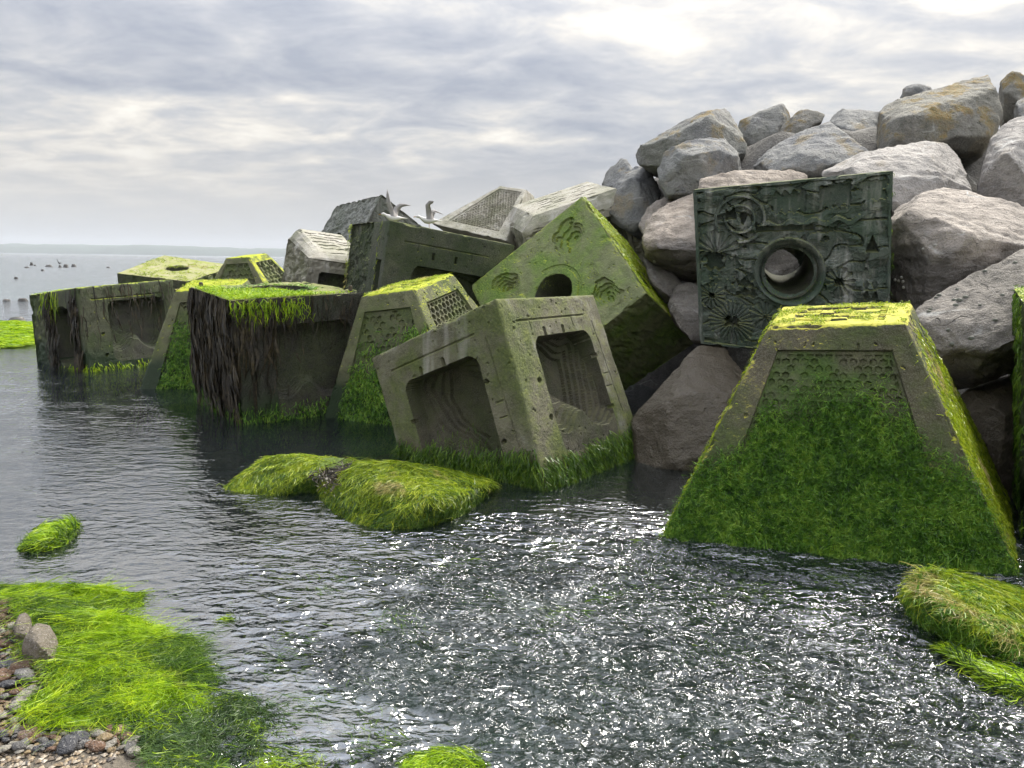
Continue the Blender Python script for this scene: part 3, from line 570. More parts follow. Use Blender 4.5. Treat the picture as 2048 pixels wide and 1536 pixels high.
# ---- black weed-hung cube
bC4 = Block('C4', QF, 'cube_block', 'upright black cube hung with brown wrack, bright green weed round its top hole', 'concrete block', mC4,
    {'S': 0.012, 'W': 0.014, 'T': 0.014}, {'S': rel_arch(2.0, x=(0.27, 0.85), y=(0.22, 0.82), deep=0.12, grooves=False, steps=0.02), 'W': rel_barky(1.0, 0.03, 3.0),
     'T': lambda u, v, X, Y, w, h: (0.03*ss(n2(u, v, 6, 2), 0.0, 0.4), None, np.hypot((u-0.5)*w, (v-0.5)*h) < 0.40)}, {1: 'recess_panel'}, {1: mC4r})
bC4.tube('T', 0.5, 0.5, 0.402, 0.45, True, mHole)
bC4.weed([('W', 1500, lambda u, v: ss(v, 0.25, 0.6), (0.15, 0.42), (0.012, 0.032), 0.14, dict(seg=6, lift=0.10, curl=0.06)),
          ('W', 500, one, (0.1, 0.3), (0.012, 0.03), 0.14, dict(seg=6, lift=0.1, curl=0.06)),
          ('S', 420, lambda u, v: ss(v, 0.3, 0.9)*ss(u, 0.5, 0.0), (0.1, 0.4), (0.010, 0.026), 0.12, dict(seg=6, lift=0.10, curl=0.06)),
          ('S', 260, lambda u, v: ss(v, 0.6, 0.95), (0.05, 0.2), (0.006, 0.014), 0.12, dict(seg=5, lift=0.06, curl=0.06))], M_WEED_BROWN, 'brown_wrack')
bC4.weed([('T', 5200, lambda u, v: ss(-(u+v)+0.25*n2(u, v, 4, 2), -1.0, -0.55), (0.02, 0.06), (0.004, 0.009), 0.9, dict(lift=0.5, g=(0.3, -1, 0))),
          ('S', 2400, lambda u, v: ss(v+0.04*n2(u*3, v, 5, 2), 0.86, 0.97)*ss(u, 0.62, 0.35), (0.05, 0.14), (0.005, 0.010), 0.2, dict(lift=0.2)),
          ('W', 400, lambda u, v: ss(v, 0.93, 0.98)*ss(u, 0.75, 0.95), (0.03, 0.09), (0.005, 0.009), 0.2, dict(lift=0.2))], M_WEED_BRIGHT, 'bright_seaweed')
bC4.weed([('W', 2600, lambda u, v: ss(v, 0.36, 0.26), (0.05, 0.12), (0.005, 0.010), 0.25, dict(lift=0.25)),
          ('S', 1800, lambda u, v: ss(v, 0.34, 0.22), (0.04, 0.10), (0.005, 0.010), 0.3, dict(lift=0.2)),
          ('T', 900, lambda u, v: ((np.hypot(u-0.5, v-0.5) < 0.32) & (np.hypot(u-0.5, v-0.5) > 0.26)).astype(float), (0.05, 0.10), (0.005, 0.01), 1.0, dict(lift=0.3))], M_WEED_DARK)
mLug = plain('rusty_peg', (0.05, 0.04, 0.03), 0.7)
for uu, vv in ((0.06, 0.90), (0.93, 0.12)):
    p = bC4.F['T'].P(np.array(uu), np.array(vv))
    t = np.linspace(0, 2*math.pi, 9)[:-1]
    V = np.concatenate([p+np.stack([0.022*np.cos(t), 0.022*np.sin(t), 0*t-0.02], -1), p+np.stack([0.022*np.cos(t), 0.022*np.sin(t), 0*t+0.045], -1), p+np.stack([0.015*np.cos(t), 0.015*np.sin(t), 0*t+0.055], -1)])
    Q = np.array([[r*8+k, r*8+(k+1) % 8, r*8+8+(k+1) % 8, r*8+8+k] for r in range(2) for k in range(8)])
    mesh('lifting_peg', V, [Q, np.array([[16+k for k in range(8)]])], mLug, bC4.root, loc=bC4.base)

# ---- far-left cube with arched hollows
bC5 = Block('C5', QF, 'cube_block', 'leftmost cube in the water, dark arched hollows and weed trailing off its corner', 'concrete block', mC5,
    {'S': 0.014, 'W': 0.014, 'T': 0.03}, {'S': rel_arch(3.0, x=(0.27, 0.86), y=(0.28, 0.84), deep=0.2, grooves=True, steps=0.03),
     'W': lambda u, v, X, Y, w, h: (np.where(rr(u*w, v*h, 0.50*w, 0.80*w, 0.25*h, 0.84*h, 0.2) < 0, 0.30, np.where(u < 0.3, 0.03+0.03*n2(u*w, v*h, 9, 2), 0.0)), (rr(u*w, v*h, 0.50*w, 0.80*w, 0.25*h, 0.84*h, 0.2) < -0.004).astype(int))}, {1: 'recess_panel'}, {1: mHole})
bC5.weed([('W', 420, lambda u, v: ss(np.abs(u-0.42), 0.16, 0.02)+0.8*ss(np.abs(u-0.9), 0.12, 0.02), (0.12, 0.4), (0.014, 0.035), 0.1, dict(seg=6, lift=0.12, curl=0.06)),
          ('S', 90, lambda u, v: ss(v, 0.5, 0.8), (0.1, 0.3), (0.01, 0.02), 0.1, dict(seg=6, lift=0.1, curl=0.06))], M_WEED_BROWN, 'brown_wrack')
bC5.weed([('W', 1300, lambda u, v: ss(v, 0.32, 0.22), (0.06, 0.14), (0.007, 0.014), 0.2, dict(lift=0.25)),
          ('S', 900, lambda u, v: ss(v, 0.30, 0.22), (0.05, 0.10), (0.007, 0.014), 0.3, dict(lift=0.2)),
          ('W', 500, lambda u, v: ss(v, 0.8, 0.95)*ss(np.abs(u-0.45), 0.22, 0.1), (0.1, 0.3), (0.008, 0.014), 0.15, dict(lift=0.15)),
          ('T', 700, lambda u, v: ss(v, 0.1, 0.5), (0.02, 0.05), (0.007, 0.012), 0.9, dict(lift=0.4))], M_WEED_BRIGHT)

# ---- block lying behind with a holed yellow-green top
bC6 = Block('C6', QF, 'cube_block', 'cube with flat yellow-green top and small round hole, out to sea', 'concrete block', mC6,
    {'T': 0.02, 'S': 0.03, 'W': 0.03}, {'T': lambda u, v, X, Y, w, h: (np.zeros_like(u), None, np.hypot((u-0.5)*w, (v-0.5)*h) < 0.215), 'S': rel_barky(2.0, 0.03), 'W': rel_barky(4.0, 0.03)})
bC6.tube('T', 0.5, 0.5, 0.217, 0.7, True, mHole)
bC6.weed([('T', 1500, patchy(5, -0.1, 0.4), (0.012, 0.03), (0.006, 0.012), 1.0, dict(lift=0.5))], M_WEED_LIME)

# ---- block with slotted corner, arched recess in shade
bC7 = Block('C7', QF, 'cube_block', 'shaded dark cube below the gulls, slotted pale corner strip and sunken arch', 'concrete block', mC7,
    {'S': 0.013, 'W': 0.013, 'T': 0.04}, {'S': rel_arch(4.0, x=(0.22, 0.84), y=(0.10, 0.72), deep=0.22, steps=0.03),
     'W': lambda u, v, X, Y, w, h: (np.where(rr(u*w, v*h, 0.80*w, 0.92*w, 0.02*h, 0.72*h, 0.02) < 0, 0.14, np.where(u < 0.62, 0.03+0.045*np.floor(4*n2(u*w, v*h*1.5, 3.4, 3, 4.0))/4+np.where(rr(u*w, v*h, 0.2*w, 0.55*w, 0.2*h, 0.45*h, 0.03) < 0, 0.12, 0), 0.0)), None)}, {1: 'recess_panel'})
bC7.weed([('W', 900, lambda u, v: ss(u, 0.10, 0.0)*1.0, (0.03, 0.08), (0.006, 0.012), 0.3, dict(lift=0.4)),
          ('W', 300, lambda u, v: ss(np.abs(u-0.82), 0.06, 0.0), (0.03, 0.08), (0.005, 0.01), 0.3, dict(lift=0.2))], M_WEED_LIME)

# ---- cube at the right edge of the picture
bC8 = Block('C8', QF, 'cube_block', 'cube cut off by the right edge of the picture, mossy flank beside grey boulders', 'concrete block', mC5,
    {'S': 0.02, 'W': 0.010, 'T': 0.03}, {'W': rel_barky(5.0, 0.05, 4.0), 'S': rel_barky(8.0, 0.04, 4.0)})
bC8.weed([('W', 2200, patchy(5, -0.1, 0.3), (0.03, 0.09), (0.005, 0.01), 0.25, dict(lift=0.25)), ('T', 1500, one, (0.015, 0.04), (0.004, 0.008), 0.8, dict(lift=0.4)),
          ('S', 1500, patchy(5, -0.1, 0.3), (0.03, 0.09), (0.005, 0.01), 0.25, dict(lift=0.25))], M_WEED_MID)

# ---- pyramid in the middle distance
bP2 = Block('P2', QP, 'pyramid_block', 'truncated pyramid between the black cube and the tilted cube, honeycomb on two sides', 'concrete block', mP,
    {'S': 0.009, 'E': 0.008, 'T': 0.02}, {'S': rel_hex(0.075, seed=2.0, fill=0.5, depth=0.022), 'E': rel_hex(0.075, u0=0.14, u1=0.86, seed=3.0, pit=0.035, fill=1.0), 'T': rel_plates(4.0)}, {1: 'honeycomb_panel', 2: 'plate_panel'}, {1: mPp})
bP2.weed([('S', 11000, lambda u, v: ss(v+0.12*n2(u, v, 6, 3, 5.0)-0.22*(u-0.5), 0.80, 0.55)*ss(u, 0.10, 0.16), (0.03, 0.085), (0.005, 0.010), 0.45, dict(lift=0.25, curl=0.25)),
          ('S', 1500, lambda u, v: ss(v, 0.32, 0.22), (0.06, 0.12), (0.005, 0.010), 0.25, dict(lift=0.15))], M_WEED_DARK)
bP2.weed([('T', 1200, patchy(5, -0.3, 0.3), (0.008, 0.02), (0.004, 0.008), 1.0, dict(lift=0.5))], M_WEED_LIME, 'lime_seaweed')

bP3 = Block('P3', QP, 'pyramid_block', 'truncated pyramid wedged between the leftmost cube and the black cube', 'concrete block', mP,
    {'S': 0.012, 'W': 0.03, 'T': 0.03}, {'S': rel_hex(0.08, u0=0.13, seed=5.0, fill=0.35)}, {1: 'honeycomb_panel'}, {1: mPp})
bP3.weed([('S', 7000, lambda u, v: ss(v+0.10*n2(u, v, 6, 3, 5.0), 0.78, 0.6)*ss(u, 0.12, 0.17), (0.03, 0.09), (0.006, 0.012), 0.45, dict(lift=0.25, curl=0.25)),
          ('S', 900, lambda u, v: ss(v, 0.26, 0.2), (0.06, 0.12), (0.006, 0.012), 0.3, dict(lift=0.2))], M_WEED_DARK)
bP3.weed([('T', 900, patchy(5, -0.3, 0.3), (0.01, 0.025), (0.005, 0.01), 1.0, dict(lift=0.5))], M_WEED_LIME, 'lime_seaweed')

bP4 = Block('P4', QP, 'pyramid_block', 'small distant pyramid block right of the yellow-green holed top', 'concrete block', mP,
    {'S': 0.03, 'E': 0.015, 'W': 0.02}, {'S': rel_hex(0.12, u0=0.16, u1=0.88, v1=0.9, seed=6.0, pit=0.04, fill=1.0), 'W': rel_hex(0.12, seed=7.0)}, {1: 'honeycomb_panel'}, {1: mPp})
bH3 = Block('H3', QP, 'pyramid_block', 'pale tipped-over pyramid block behind the gulls, finely honeycombed side', 'concrete block', mH,
    {'S': 0.009, 'E': 0.03}, {'S': rel_hex(0.05, u0=0.13, u1=0.87, v1=0.93, v0=0.13, seed=8.0, pit=0.03, fill=1.0)}, {1: 'honeycomb_panel'})
bH1 = Block('H1', QH, 'chamfered_block', 'pale block with slanting top edges and wavy slots, left of the shaded cube', 'concrete block', mH,
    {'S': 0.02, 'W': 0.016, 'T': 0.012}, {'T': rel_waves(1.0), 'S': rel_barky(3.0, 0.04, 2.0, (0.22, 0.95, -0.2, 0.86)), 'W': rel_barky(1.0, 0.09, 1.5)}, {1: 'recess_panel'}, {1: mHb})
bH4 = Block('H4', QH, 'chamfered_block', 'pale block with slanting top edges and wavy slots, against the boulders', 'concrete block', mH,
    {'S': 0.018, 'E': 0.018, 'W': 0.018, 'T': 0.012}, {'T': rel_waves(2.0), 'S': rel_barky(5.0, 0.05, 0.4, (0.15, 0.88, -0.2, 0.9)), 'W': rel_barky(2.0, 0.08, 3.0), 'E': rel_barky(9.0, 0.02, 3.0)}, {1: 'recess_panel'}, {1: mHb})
bH2 = Block('H2', QF, 'cube_block', 'tilted slate-grey cube with a crumpled face and round hole, left of the gulls', 'concrete block', mHd,
    {'S': 0.016, 'W': 0.014, 'T': 0.02}, {'W': lambda u, v, X, Y, w, h: (0.02+0.05*np.floor(5*np.abs(n2(u*w, v*h*1.6, 3.3, 3, 6.0)))/5, None, np.hypot((u-0.5)*w, (v-0.52)*h) < 0.22),
     'S': lambda u, v, X, Y, w, h: (0.02+0.05*np.floor(5*np.abs(n2(u*w, v*h*1.6, 3.3, 3, 2.0)))/5, None), 'T': rel_barky(3.0, 0.03, 2.0)})
bH2.tube('W', 0.5, 0.52, 0.222, 0.7, True, mHole)

# ------------------------------------------------------------------ boulders
def hull_rock(name, pts, thick, mat, label=None, group=None, vox=0.035, amp=1.0, seed=0.0, strata=0.0, cat='boulder', sink=0.0, shrink=0.78, sm_it=1, parent=None):
    """pts: (picture x, picture y, distance) of the corners one sees; the far side is the same outline pushed back."""
    A = np.array([at(*p) for p in pts]); c = A.mean(0)
    B = c+(A-c)*shrink; B[:, 1] += thick; B[:, 0] += thick*c[0]/max(c[1], 1)*0.8; B[:, 2] -= 0.12*thick
    allp = np.concatenate([A, B])
    if sink:
        C = A[A[:, 2] < np.percentile(A[:, 2], 45)].copy(); C[:, 2] -= sink; C[:, 1] += 0.15*sink; allp = np.concatenate([allp, C])
    return shape_rock(name, allp, mat, label, group, vox, amp, seed, strata, cat, sm_it)
def shape_rock(name, allp, mat, label, group, vox, amp, seed, strata, cat='boulder', sm_it=3):
    base = allp.mean(0); base[2] = allp[:, 2].min()
    bm = bmesh.new()
    for p in allp: bm.verts.new(p-base)
    bmesh.ops.convex_hull(bm, input=bm.verts[:])
    me = bpy.data.meshes.new('tmp'); bm.to_mesh(me); bm.free()
    o = bpy.data.objects.new('tmp', me); COL.objects.link(o)
    m = o.modifiers.new('r', 'REMESH'); m.mode = 'VOXEL'; m.voxel_size = vox
    m = o.modifiers.new('s', 'SMOOTH'); m.factor = 0.5; m.iterations = sm_it
    dg = bpy.context.evaluated_depsgraph_get(); ev = o.evaluated_get(dg); em = ev.to_mesh()
    n = len(em.vertices); V = np.zeros(n*3, np.float32); em.vertices.foreach_get('co', V); V = V.reshape(-1, 3)
    N = np.zeros(n*3, np.float32); em.vertices.foreach_get('normal', N); N = N.reshape(-1, 3)
    Q = np.zeros(len(em.loops), np.int32); em.loops.foreach_get('vertex_index', Q)
    lt = np.zeros(len(em.polygons), np.int32); em.polygons.foreach_get('loop_total', lt)
    ev.to_mesh_clear(); bpy.data.objects.remove(o); bpy.data.meshes.remove(me)
    assert (lt == 4).all(); Q = Q.reshape(-1, 4)
    rk = np.random.default_rng(int(seed*100)+17); cc = V.mean(0)
    if amp > 0.55:
        for _ in range(26):
            nn = rk.normal(size=3); nn /= np.linalg.norm(nn); dd = (V-cc)@nn; lim = dd.max()*rk.uniform(0.86, 0.98)
            ex = np.clip(dd-lim, 0, None); V = V-nn[None]*ex[:, None]
    W = V+base+seed*3.7
    d = fbm(W, 1.9, 2)*0.010+(0.5-np.abs(fbm(W, 4.2, 3)))*0.013-0.006+fbm(W, 13, 3)*0.009
    if strata: d = d+strata*0.03*(np.abs(fbm(W@np.array([[1, .3, .2], [-.2, .9, .5], [0.6, -1.2, 4.0]]), 1.6, 3)))
    # angular cleavage: a stepped low-frequency field gives flat facets and ledges
    q = fbm(W, 1.3, 2, 0.5, 9.0)*3.0; d = d+(np.floor(q)+ss(q-np.floor(q), 0.35, 0.65)-q)*0.018
    V = V+N*(d*amp)[:, None]
    ob = mesh(name, V, Q, mat, smooth=True); ob.location = tuple(float(x) for x in base)
    tag(ob, label, cat, group); return ob
GREY = [rock_mat('granite_grey_a', (0.12, 0.123, 0.12), (0.29, 0.288, 0.275), 0.9, 0, seed=1, strata=0.4, green=0.35),
        rock_mat('granite_grey_b', (0.11, 0.117, 0.127), (0.27, 0.27, 0.265), 0.6, 0, seed=2, strata=0.3, green=0.2),
        rock_mat('granite_lichen', (0.12, 0.118, 0.105), (0.27, 0.258, 0.23), 1.0, 0, seed=3, green=0.3)]
PINK = [rock_mat('granite_pink_a', (0.24, 0.205, 0.17), (0.41, 0.355, 0.30), 0, 0, wet=1.72, wetcol=(0.085, 0.075, 0.065), seed=4, strata=0.7),
        rock_mat('granite_pink_b', (0.20, 0.178, 0.155), (0.36, 0.32, 0.28), 0, 0, wet=1.72, wetcol=(0.075, 0.068, 0.06), seed=5, strata=0.6),
        rock_mat('granite_pale', (0.21, 0.20, 0.19), (0.37, 0.35, 0.325), 0.25, 0, seed=6, strata=0.4)]
DARK = [rock_mat('rock_tidal_a', (0.10, 0.092, 0.08), (0.23, 0.21, 0.185), 0, 0, wet=0.75, wetcol=(0.07, 0.06, 0.052), seed=7, strata=0.5),
        rock_mat('rock_tidal_b', (0.11, 0.095, 0.07), (0.23, 0.20, 0.155), 0, 0, wet=1.3, wetcol=(0.092, 0.076, 0.052), seed=8, strata=0.4)]
G = 'breakwater boulders'
ROCKS = [
 ([(1263,300,10.6),(1268,318,10.4),(1300,335,10.2),(1420,211,10.8),(1447,206,11),(1456,213,11),(1475,255,10.6),(1505,305,10.2),(1500,330,10),(1418,232,10.2),(1452,280,10.0),(1310,290,10.2)], 1.2, GREY[0], 'sharp-ridged grey boulder peaking left on the skyline', 0.4),
 ([(1312,335,9.4),(1330,295,9.5),(1400,273,9.6),(1450,278,9.6),(1500,328,9.5),(1470,350,9.2),(1420,388,9.2),(1330,390,9.2),(1315,360,9.2),(1400,320,9.0),(1440,300,9.2)], 1.1, GREY[1], 'blue-grey boulder with yellow lichen spots under the sharp ridge', 0),
 ([(1475,240,11.5),(1565,204,11.6),(1585,232,11.4),(1560,275,11.1),(1505,310,11),(1480,285,11.2),(1568,222,11.2)], 1.0, GREY[0], 'wedge-shaped grey boulder on the skyline behind the sharp ridge', 0.5),
 ([(1545,288,11),(1570,240,11.1),(1605,215,11.2),(1640,210,11.2),(1655,222,11.2),(1645,242,11),(1580,280,10.8)], 0.8, GREY[2], 'small skyline boulder stained orange with lichen', 0),
 ([(1652,240,11),(1672,215,11.2),(1700,213,11.3),(1760,214,11.2),(1765,265,10.8),(1700,270,10.6)], 0.9, GREY[1], 'flat-topped pale grey skyline boulder left of the biggest one', 0),
 ([(1500,330,9.6),(1515,312,9.7),(1600,262,9.9),(1670,235,10),(1690,240,10),(1745,275,9.6),(1755,298,9.2),(1700,340,8.9),(1640,350,9),(1520,375,9.1),(1600,310,9.1)], 1.2, GREY[1], 'broad blue-grey boulder streaked white, mid pile', 0),
 ([(1750,262,9.4),(1757,225,9.6),(1772,205,9.7),(1985,143,10),(2000,150,9.9),(2013,195,9.6),(2010,245,9.2),(1978,305,9),(1920,300,8.9),(1760,305,9),(1750,285,9.2),(1800,235,9),(1990,175,9.4),(1900,210,9)], 1.4, GREY[2], 'biggest boulder on top of the pile, patched with orange lichen', 0),
 ([(1797,198,10.6),(1808,168,10.6),(1825,165,10.6),(1868,172,10.7),(1855,195,10.5)], 0.5, GREY[1], 'small dark boulder peeping over the biggest one', 0),
 ([(2003,150,11),(2020,138,11),(2060,150,11),(2060,240,10.6),(2015,235,10.6)], 0.9, GREY[2], 'orange-lichened boulder at the top right corner', 0),
 ([(2033,200,10.2),(2048,186,10.2),(2110,190,10.2),(2110,245,10),(2035,240,10)], 0.8, GREY[1], 'grey boulder cut by the right edge below the orange one', 0),
 ([(1958,380,7.9),(1965,340,8),(1985,270,8.3),(2020,238,8.4),(2048,230,8.4),(2140,250,8.4),(2140,430,7.4),(2000,410,7.5),(1960,395,7.7),(2010,320,7.6),(2060,300,7.6)], 1.2, PINK[2], 'tall pale boulder at the right edge with one orange lichen patch', 0.5),
 ([(1640,335,8.2),(1700,305,8.3),(1850,283,8.5),(1905,285,8.5),(1930,310,8.3),(1945,365,7.9),(1955,395,7.7),(1790,425,7.5),(1650,390,7.7),(1870,330,7.8),(1700,340,7.7),(1790,355,7.5)], 1.3, PINK[2], 'long pale boulder just above the upright sculpted block', 0.4),
 ([(1200,375,11.6),(1215,340,11.7),(1248,311,11.7),(1270,330,11.5),(1268,350,11.2),(1220,380,11.2)], 0.8, GREY[1], 'leftmost small grey boulder on the skyline', 0),
 ([(1212,375,11.2),(1275,330,11.4),(1300,335,11.4),(1325,390,11.0),(1310,430,10.7),(1280,480,10.6),(1220,440,10.8),(1265,360,10.8)], 0.9, GREY[1], 'rounded boulder rising behind the pale slotted block', 0),
 ([(1283,480,8.6),(1290,440,8.7),(1330,410,8.8),(1400,375,9.0),(1450,385,8.9),(1460,500,8.2),(1400,570,8.2),(1370,560,8.2),(1290,515,8.3),(1285,482,8.4),(1340,488,8.0),(1400,500,7.95)], 1.0, PINK[0], 'pinkish boulder left of the upright sculpted block, dark underneath', 0.9),
 ([(1276,450,9.6),(1300,405,9.7),(1345,388,9.8),(1365,392,9.8),(1390,400,9.7),(1360,450,9.3),(1290,480,9.3)], 0.8, PINK[1], 'small pinkish boulder tucked behind the pinkish one', 0.5),
 ([(1286,515,8.7),(1310,518,8.7),(1345,540,8.5),(1375,575,8.3),(1335,610,8.1),(1300,560,8.3)], 0.7, DARK[0], 'low grey boulder under the pinkish boulder', 0.3),
 ([(1330,605,8.1),(1340,575,8.2),(1360,570,8.2),(1395,560,8.2),(1450,600,8.0),(1450,700,7.6),(1390,690,7.6),(1345,645,7.8)], 0.8, DARK[0], 'pitted dark boulder beside the lower left of the sculpted block', 0.3),
 ([(1460,420,9.2),(1560,400,9.4),(1700,425,9.2),(1740,560,8.6),(1700,640,8.4),(1480,650,8.4),(1450,520,8.6),(1580,520,8.3)], 1.0, DARK[0], 'grey boulder seen through the round hole of the sculpted block', 0.2),
 ([(1390,380,8.6),(1400,350,8.6),(1445,338,8.7),(1590,340,8.7),(1612,350,8.6),(1620,420,8.2),(1400,430,8.2)], 0.8, PINK[0], 'pink boulder showing along the top of the sculpted block', 0.8),
 ([(1785,400,6.95),(1790,396,7.05),(1815,390,7.1),(1895,373,7.4),(1935,378,7.4),(2000,395,7.2),(2140,450,6.8),(2140,530,6.2),(1970,535,6.15),(1925,590,6.15),(1830,630,6.2),(1780,600,6.4),(1775,480,6.6),(1840,455,6.35),(1900,460,6.2),(1960,490,6.1)], 1.3, PINK[1], 'large pink ribbed boulder right of the sculpted block, stained dark below', 0.9),
 ([(1825,625,5.7),(1840,605,5.75),(1930,560,5.85),(2048,495,5.95),(2160,450,6.05),(2160,700,5.2),(2030,750,5.15),(1915,795,5.3),(1870,745,5.3),(1840,690,5.45),(1990,690,4.98),(1900,735,5.1),(2080,650,5.0)], 1.0, DARK[0], 'big slanting grey boulder dotted with limpets behind the largest pyramid', 0.3),
 ([(1915,805,5.5),(1950,765,5.6),(2000,745,5.6),(2110,740,5.5),(2110,960,5.2),(2010,1000,5.2),(1960,960,5.3),(2000,830,5.15)], 0.9, DARK[1], 'dark boulder low at the right between pyramid and edge cube', 0.3),
 ([(1262,825,6.35),(1385,692,6.9),(1440,690,7.0),(1492,720,6.7),(1530,780,6.4),(1480,940,5.9),(1400,945,5.75),(1385,935,5.75),(1285,905,5.95),(1278,880,6.05),(1430,800,5.95),(1350,800,6.05)], 0.9, DARK[1], 'wet brown boulder holding up the sculpted block at the water', 0.5),
]
for i, (pts, th, mt, lab, st) in enumerate(ROCKS):
    d = np.mean([p[2] for p in pts])
    hull_rock('boulder', pts, th, mt, lab, G, vox=0.0036*d, amp=1.0 if i not in (23,) else 0.8, seed=i*1.37, strata=st, sink=0.45 if i in (22, 23) else 0.0)
# limpets on the slanting boulder
mLimpet = plain('limpet_shell', (0.10, 0.105, 0.085), 0.7, 0.4, 80)

# rubble core of the breakwater that carries blocks and boulders
xs = np.linspace(-6.5, 9, 110); ys = np.linspace(6.2, 22, 110); X, Y = np.meshgrid(xs, ys)
hx = np.interp(X, [-6.5, -4.5, -2, 0.5, 1.4, 2, 4, 9], [-0.6, -0.3, 0.6, 1.2, 2.0, 2.85, 3.3, 3.4])
Zc = np.minimum(-0.5+(Y-np.interp(X, [-6, 1.0, 1.7, 2.4, 4], [10.2, 10.2, 9.6, 7.0, 6.2]))*0.95, hx)
Zc = Zc+0.15*n2(X, Y, 1.3, 3); Zc = np.where(Y > 14, Zc-(Y-14)*0.25, Zc)
i = (np.arange(109)[:, None]*110+np.arange(109)[None, :]); Qg = np.stack([i, i+1, i+111, i+110], -1).reshape(-1, 4)
mCore = rock_mat('rubble_core', (0.05, 0.048, 0.045), (0.12, 0.115, 0.105), seed=9)
tag(mesh('breakwater_core', np.stack([X, Y, Zc], -1), Qg, mCore, smooth=True), kind='structure')

# ------------------------------------------------------------------ weed-covered rocks in the water
def weedy_rock(name, label, pts, mats, n, Lr, g, seed, rock, Wr=(0.003, 0.007), lift=0.03, jit=0.5, cat='rock', amp=0.5, bare=None):
    """pts: world points; strands cover every face above the water"""
    o = shape_rock(name, np.array(pts), rock, label, None, 0.022, amp, seed, 0.0, cat, 5)
    base = np.array(o.location); me = o.data
    V = np.zeros(len(me.vertices)*3, np.float32); me.vertices.foreach_get('co', V); V = V.reshape(-1, 3)+base
    Q = np.zeros(len(me.loops), np.int32); me.loops.foreach_get('vertex_index', Q); Q = Q.reshape(-1, 4)
    c = V[Q].mean(1); nn = np.cross(V[Q[:, 2]]-V[Q[:, 0]], V[Q[:, 3]]-V[Q[:, 1]]); ar = np.linalg.norm(nn, axis=1)+1e-12; nn = nn/ar[:, None]
    if (nn*(c-V.mean(0))).sum() < 0: nn = -nn
    w = ar*(c[:, 2] > -0.04)
    if bare is not None: w = w*bare(c)
    k = RNG.choice(len(c), n, p=w/w.sum())
    ab = RNG.random((n, 2)); q = V[Q[k]]
    P = (q[:, 0]*(1-ab[:, :1])+q[:, 1]*ab[:, :1])*(1-ab[:, 1:])+(q[:, 3]*(1-ab[:, :1])+q[:, 2]*ab[:, :1])*ab[:, 1:]
    N = nn[k]; fl = np.stack([n2(P[:, 0], P[:, 1], 3, 2, seed), n2(P[:, 0], P[:, 1], 3, 2, seed+5), np.zeros(n)], -1)
    D = hang(N, jit, np.asarray(g)[None]+fl*1.2)
    up = N[:, 2]+0.35*RNG.normal(size=n)+0.5*n2(P[:, 0], P[:, 1], 5, 2, seed)
    for nm, m, sel in (('seaweed', mats[0], up < 0.62), ('lime_seaweed', mats[1], up >= 0.62)):
        if sel.sum() < 3: continue
        v, qq = strands(P[sel], N[sel], D[sel], RNG.uniform(*Lr, sel.sum()), RNG.uniform(*Wr, sel.sum()), seg=4, lift=lift, curl=0.24)
        tag(mesh(nm, v, qq, m, o, loc=base), kind='stuff')
    return o
mWR = rock_mat('rock_under_weed', (0.03, 0.045, 0.012), (0.09, 0.12, 0.02), moss=0.8, seed=12)
def wp(*L): return [at(*p) for p in L]
def gp(*L, z=-0.06): return [gnd(a, b, z) for a, b in L]
m1 = weedy_rock('mossy_rock', 'long low ridge of green weed, left half of the pair in mid water',
    gp((415, 1000), (500, 1012), (600, 1000), (690, 995), (520, 925), (700, 925))+wp((500, 938, 5.3), (545, 913, 5.38), (590, 910, 5.4), (650, 930, 5.2), (705, 917, 5.38), (722, 926, 5.35), (470, 972, 5.2), (620, 950, 5.1)),
    (M_WEED_MID, M_WEED_LIME), 16000, (0.03, 0.09), (-0.4, -0.9, -1.2), 1.0, mWR, bare=lambda c: 1.0-0.95*((c[:, 0] > -1.33) & (c[:, 0] < -1.17) & (c[:, 1] > 5.2)))
m2 = weedy_rock('mossy_rock', 'plump mound of yellow-green weed in front of the tilted cube',
    gp((610, 985), (655, 1045), (725, 1078), (830, 1078), (925, 1048), (990, 985), (975, 955), (700, 925))+wp((690, 945, 4.98), (730, 926, 5.05), (800, 925, 5.0), (850, 940, 4.92), (905, 962, 4.9), (880, 995, 4.5), (760, 970, 4.65), (985, 966, 5.15), (690, 1000, 4.68), (820, 1020, 4.45)),
    (M_WEED_MID, M_WEED_LIME), 24000, (0.04, 0.11), (-0.25, -1.0, -0.8), 2.0, mWR)
m3 = weedy_rock('mossy_rock', 'weed-draped hump in the lower right corner beside the largest pyramid',
    gp((1800, 1205), (1812, 1245), (1850, 1285), (1950, 1325), (2110, 1360), (2200, 1330), (1900, 1150), (2200, 1220))+wp((1838, 1145, 3.42), (1880, 1142, 3.46), (1960, 1178, 3.32), (2048, 1208, 3.26), (2150, 1250, 3.2), (1835, 1190, 3.25), (1900, 1215, 3.1), (1990, 1262, 3.0)),
    (M_WEED_DARK, M_WEED_LIME), 22000, (0.04, 0.12), (-1.0, -0.6, -0.6), 3.0, mWR)
m4 = weedy_rock('mossy_rock', 'thin tongue of green weed at the right edge below the draped hump',
    gp((1850, 1290), (1900, 1345), (1980, 1395), (2048, 1415), (2150, 1430), (2150, 1370), (2000, 1310), z=-0.07)+gp((1900, 1305), (1960, 1345), (2040, 1385), (2120, 1400), z=0.03),
    (M_WEED_SUB, M_WEED_BRIGHT), 6500, (0.05, 0.12), (-0.8, 0.6, -0.2), 4.0, mWR, lift=0.1)
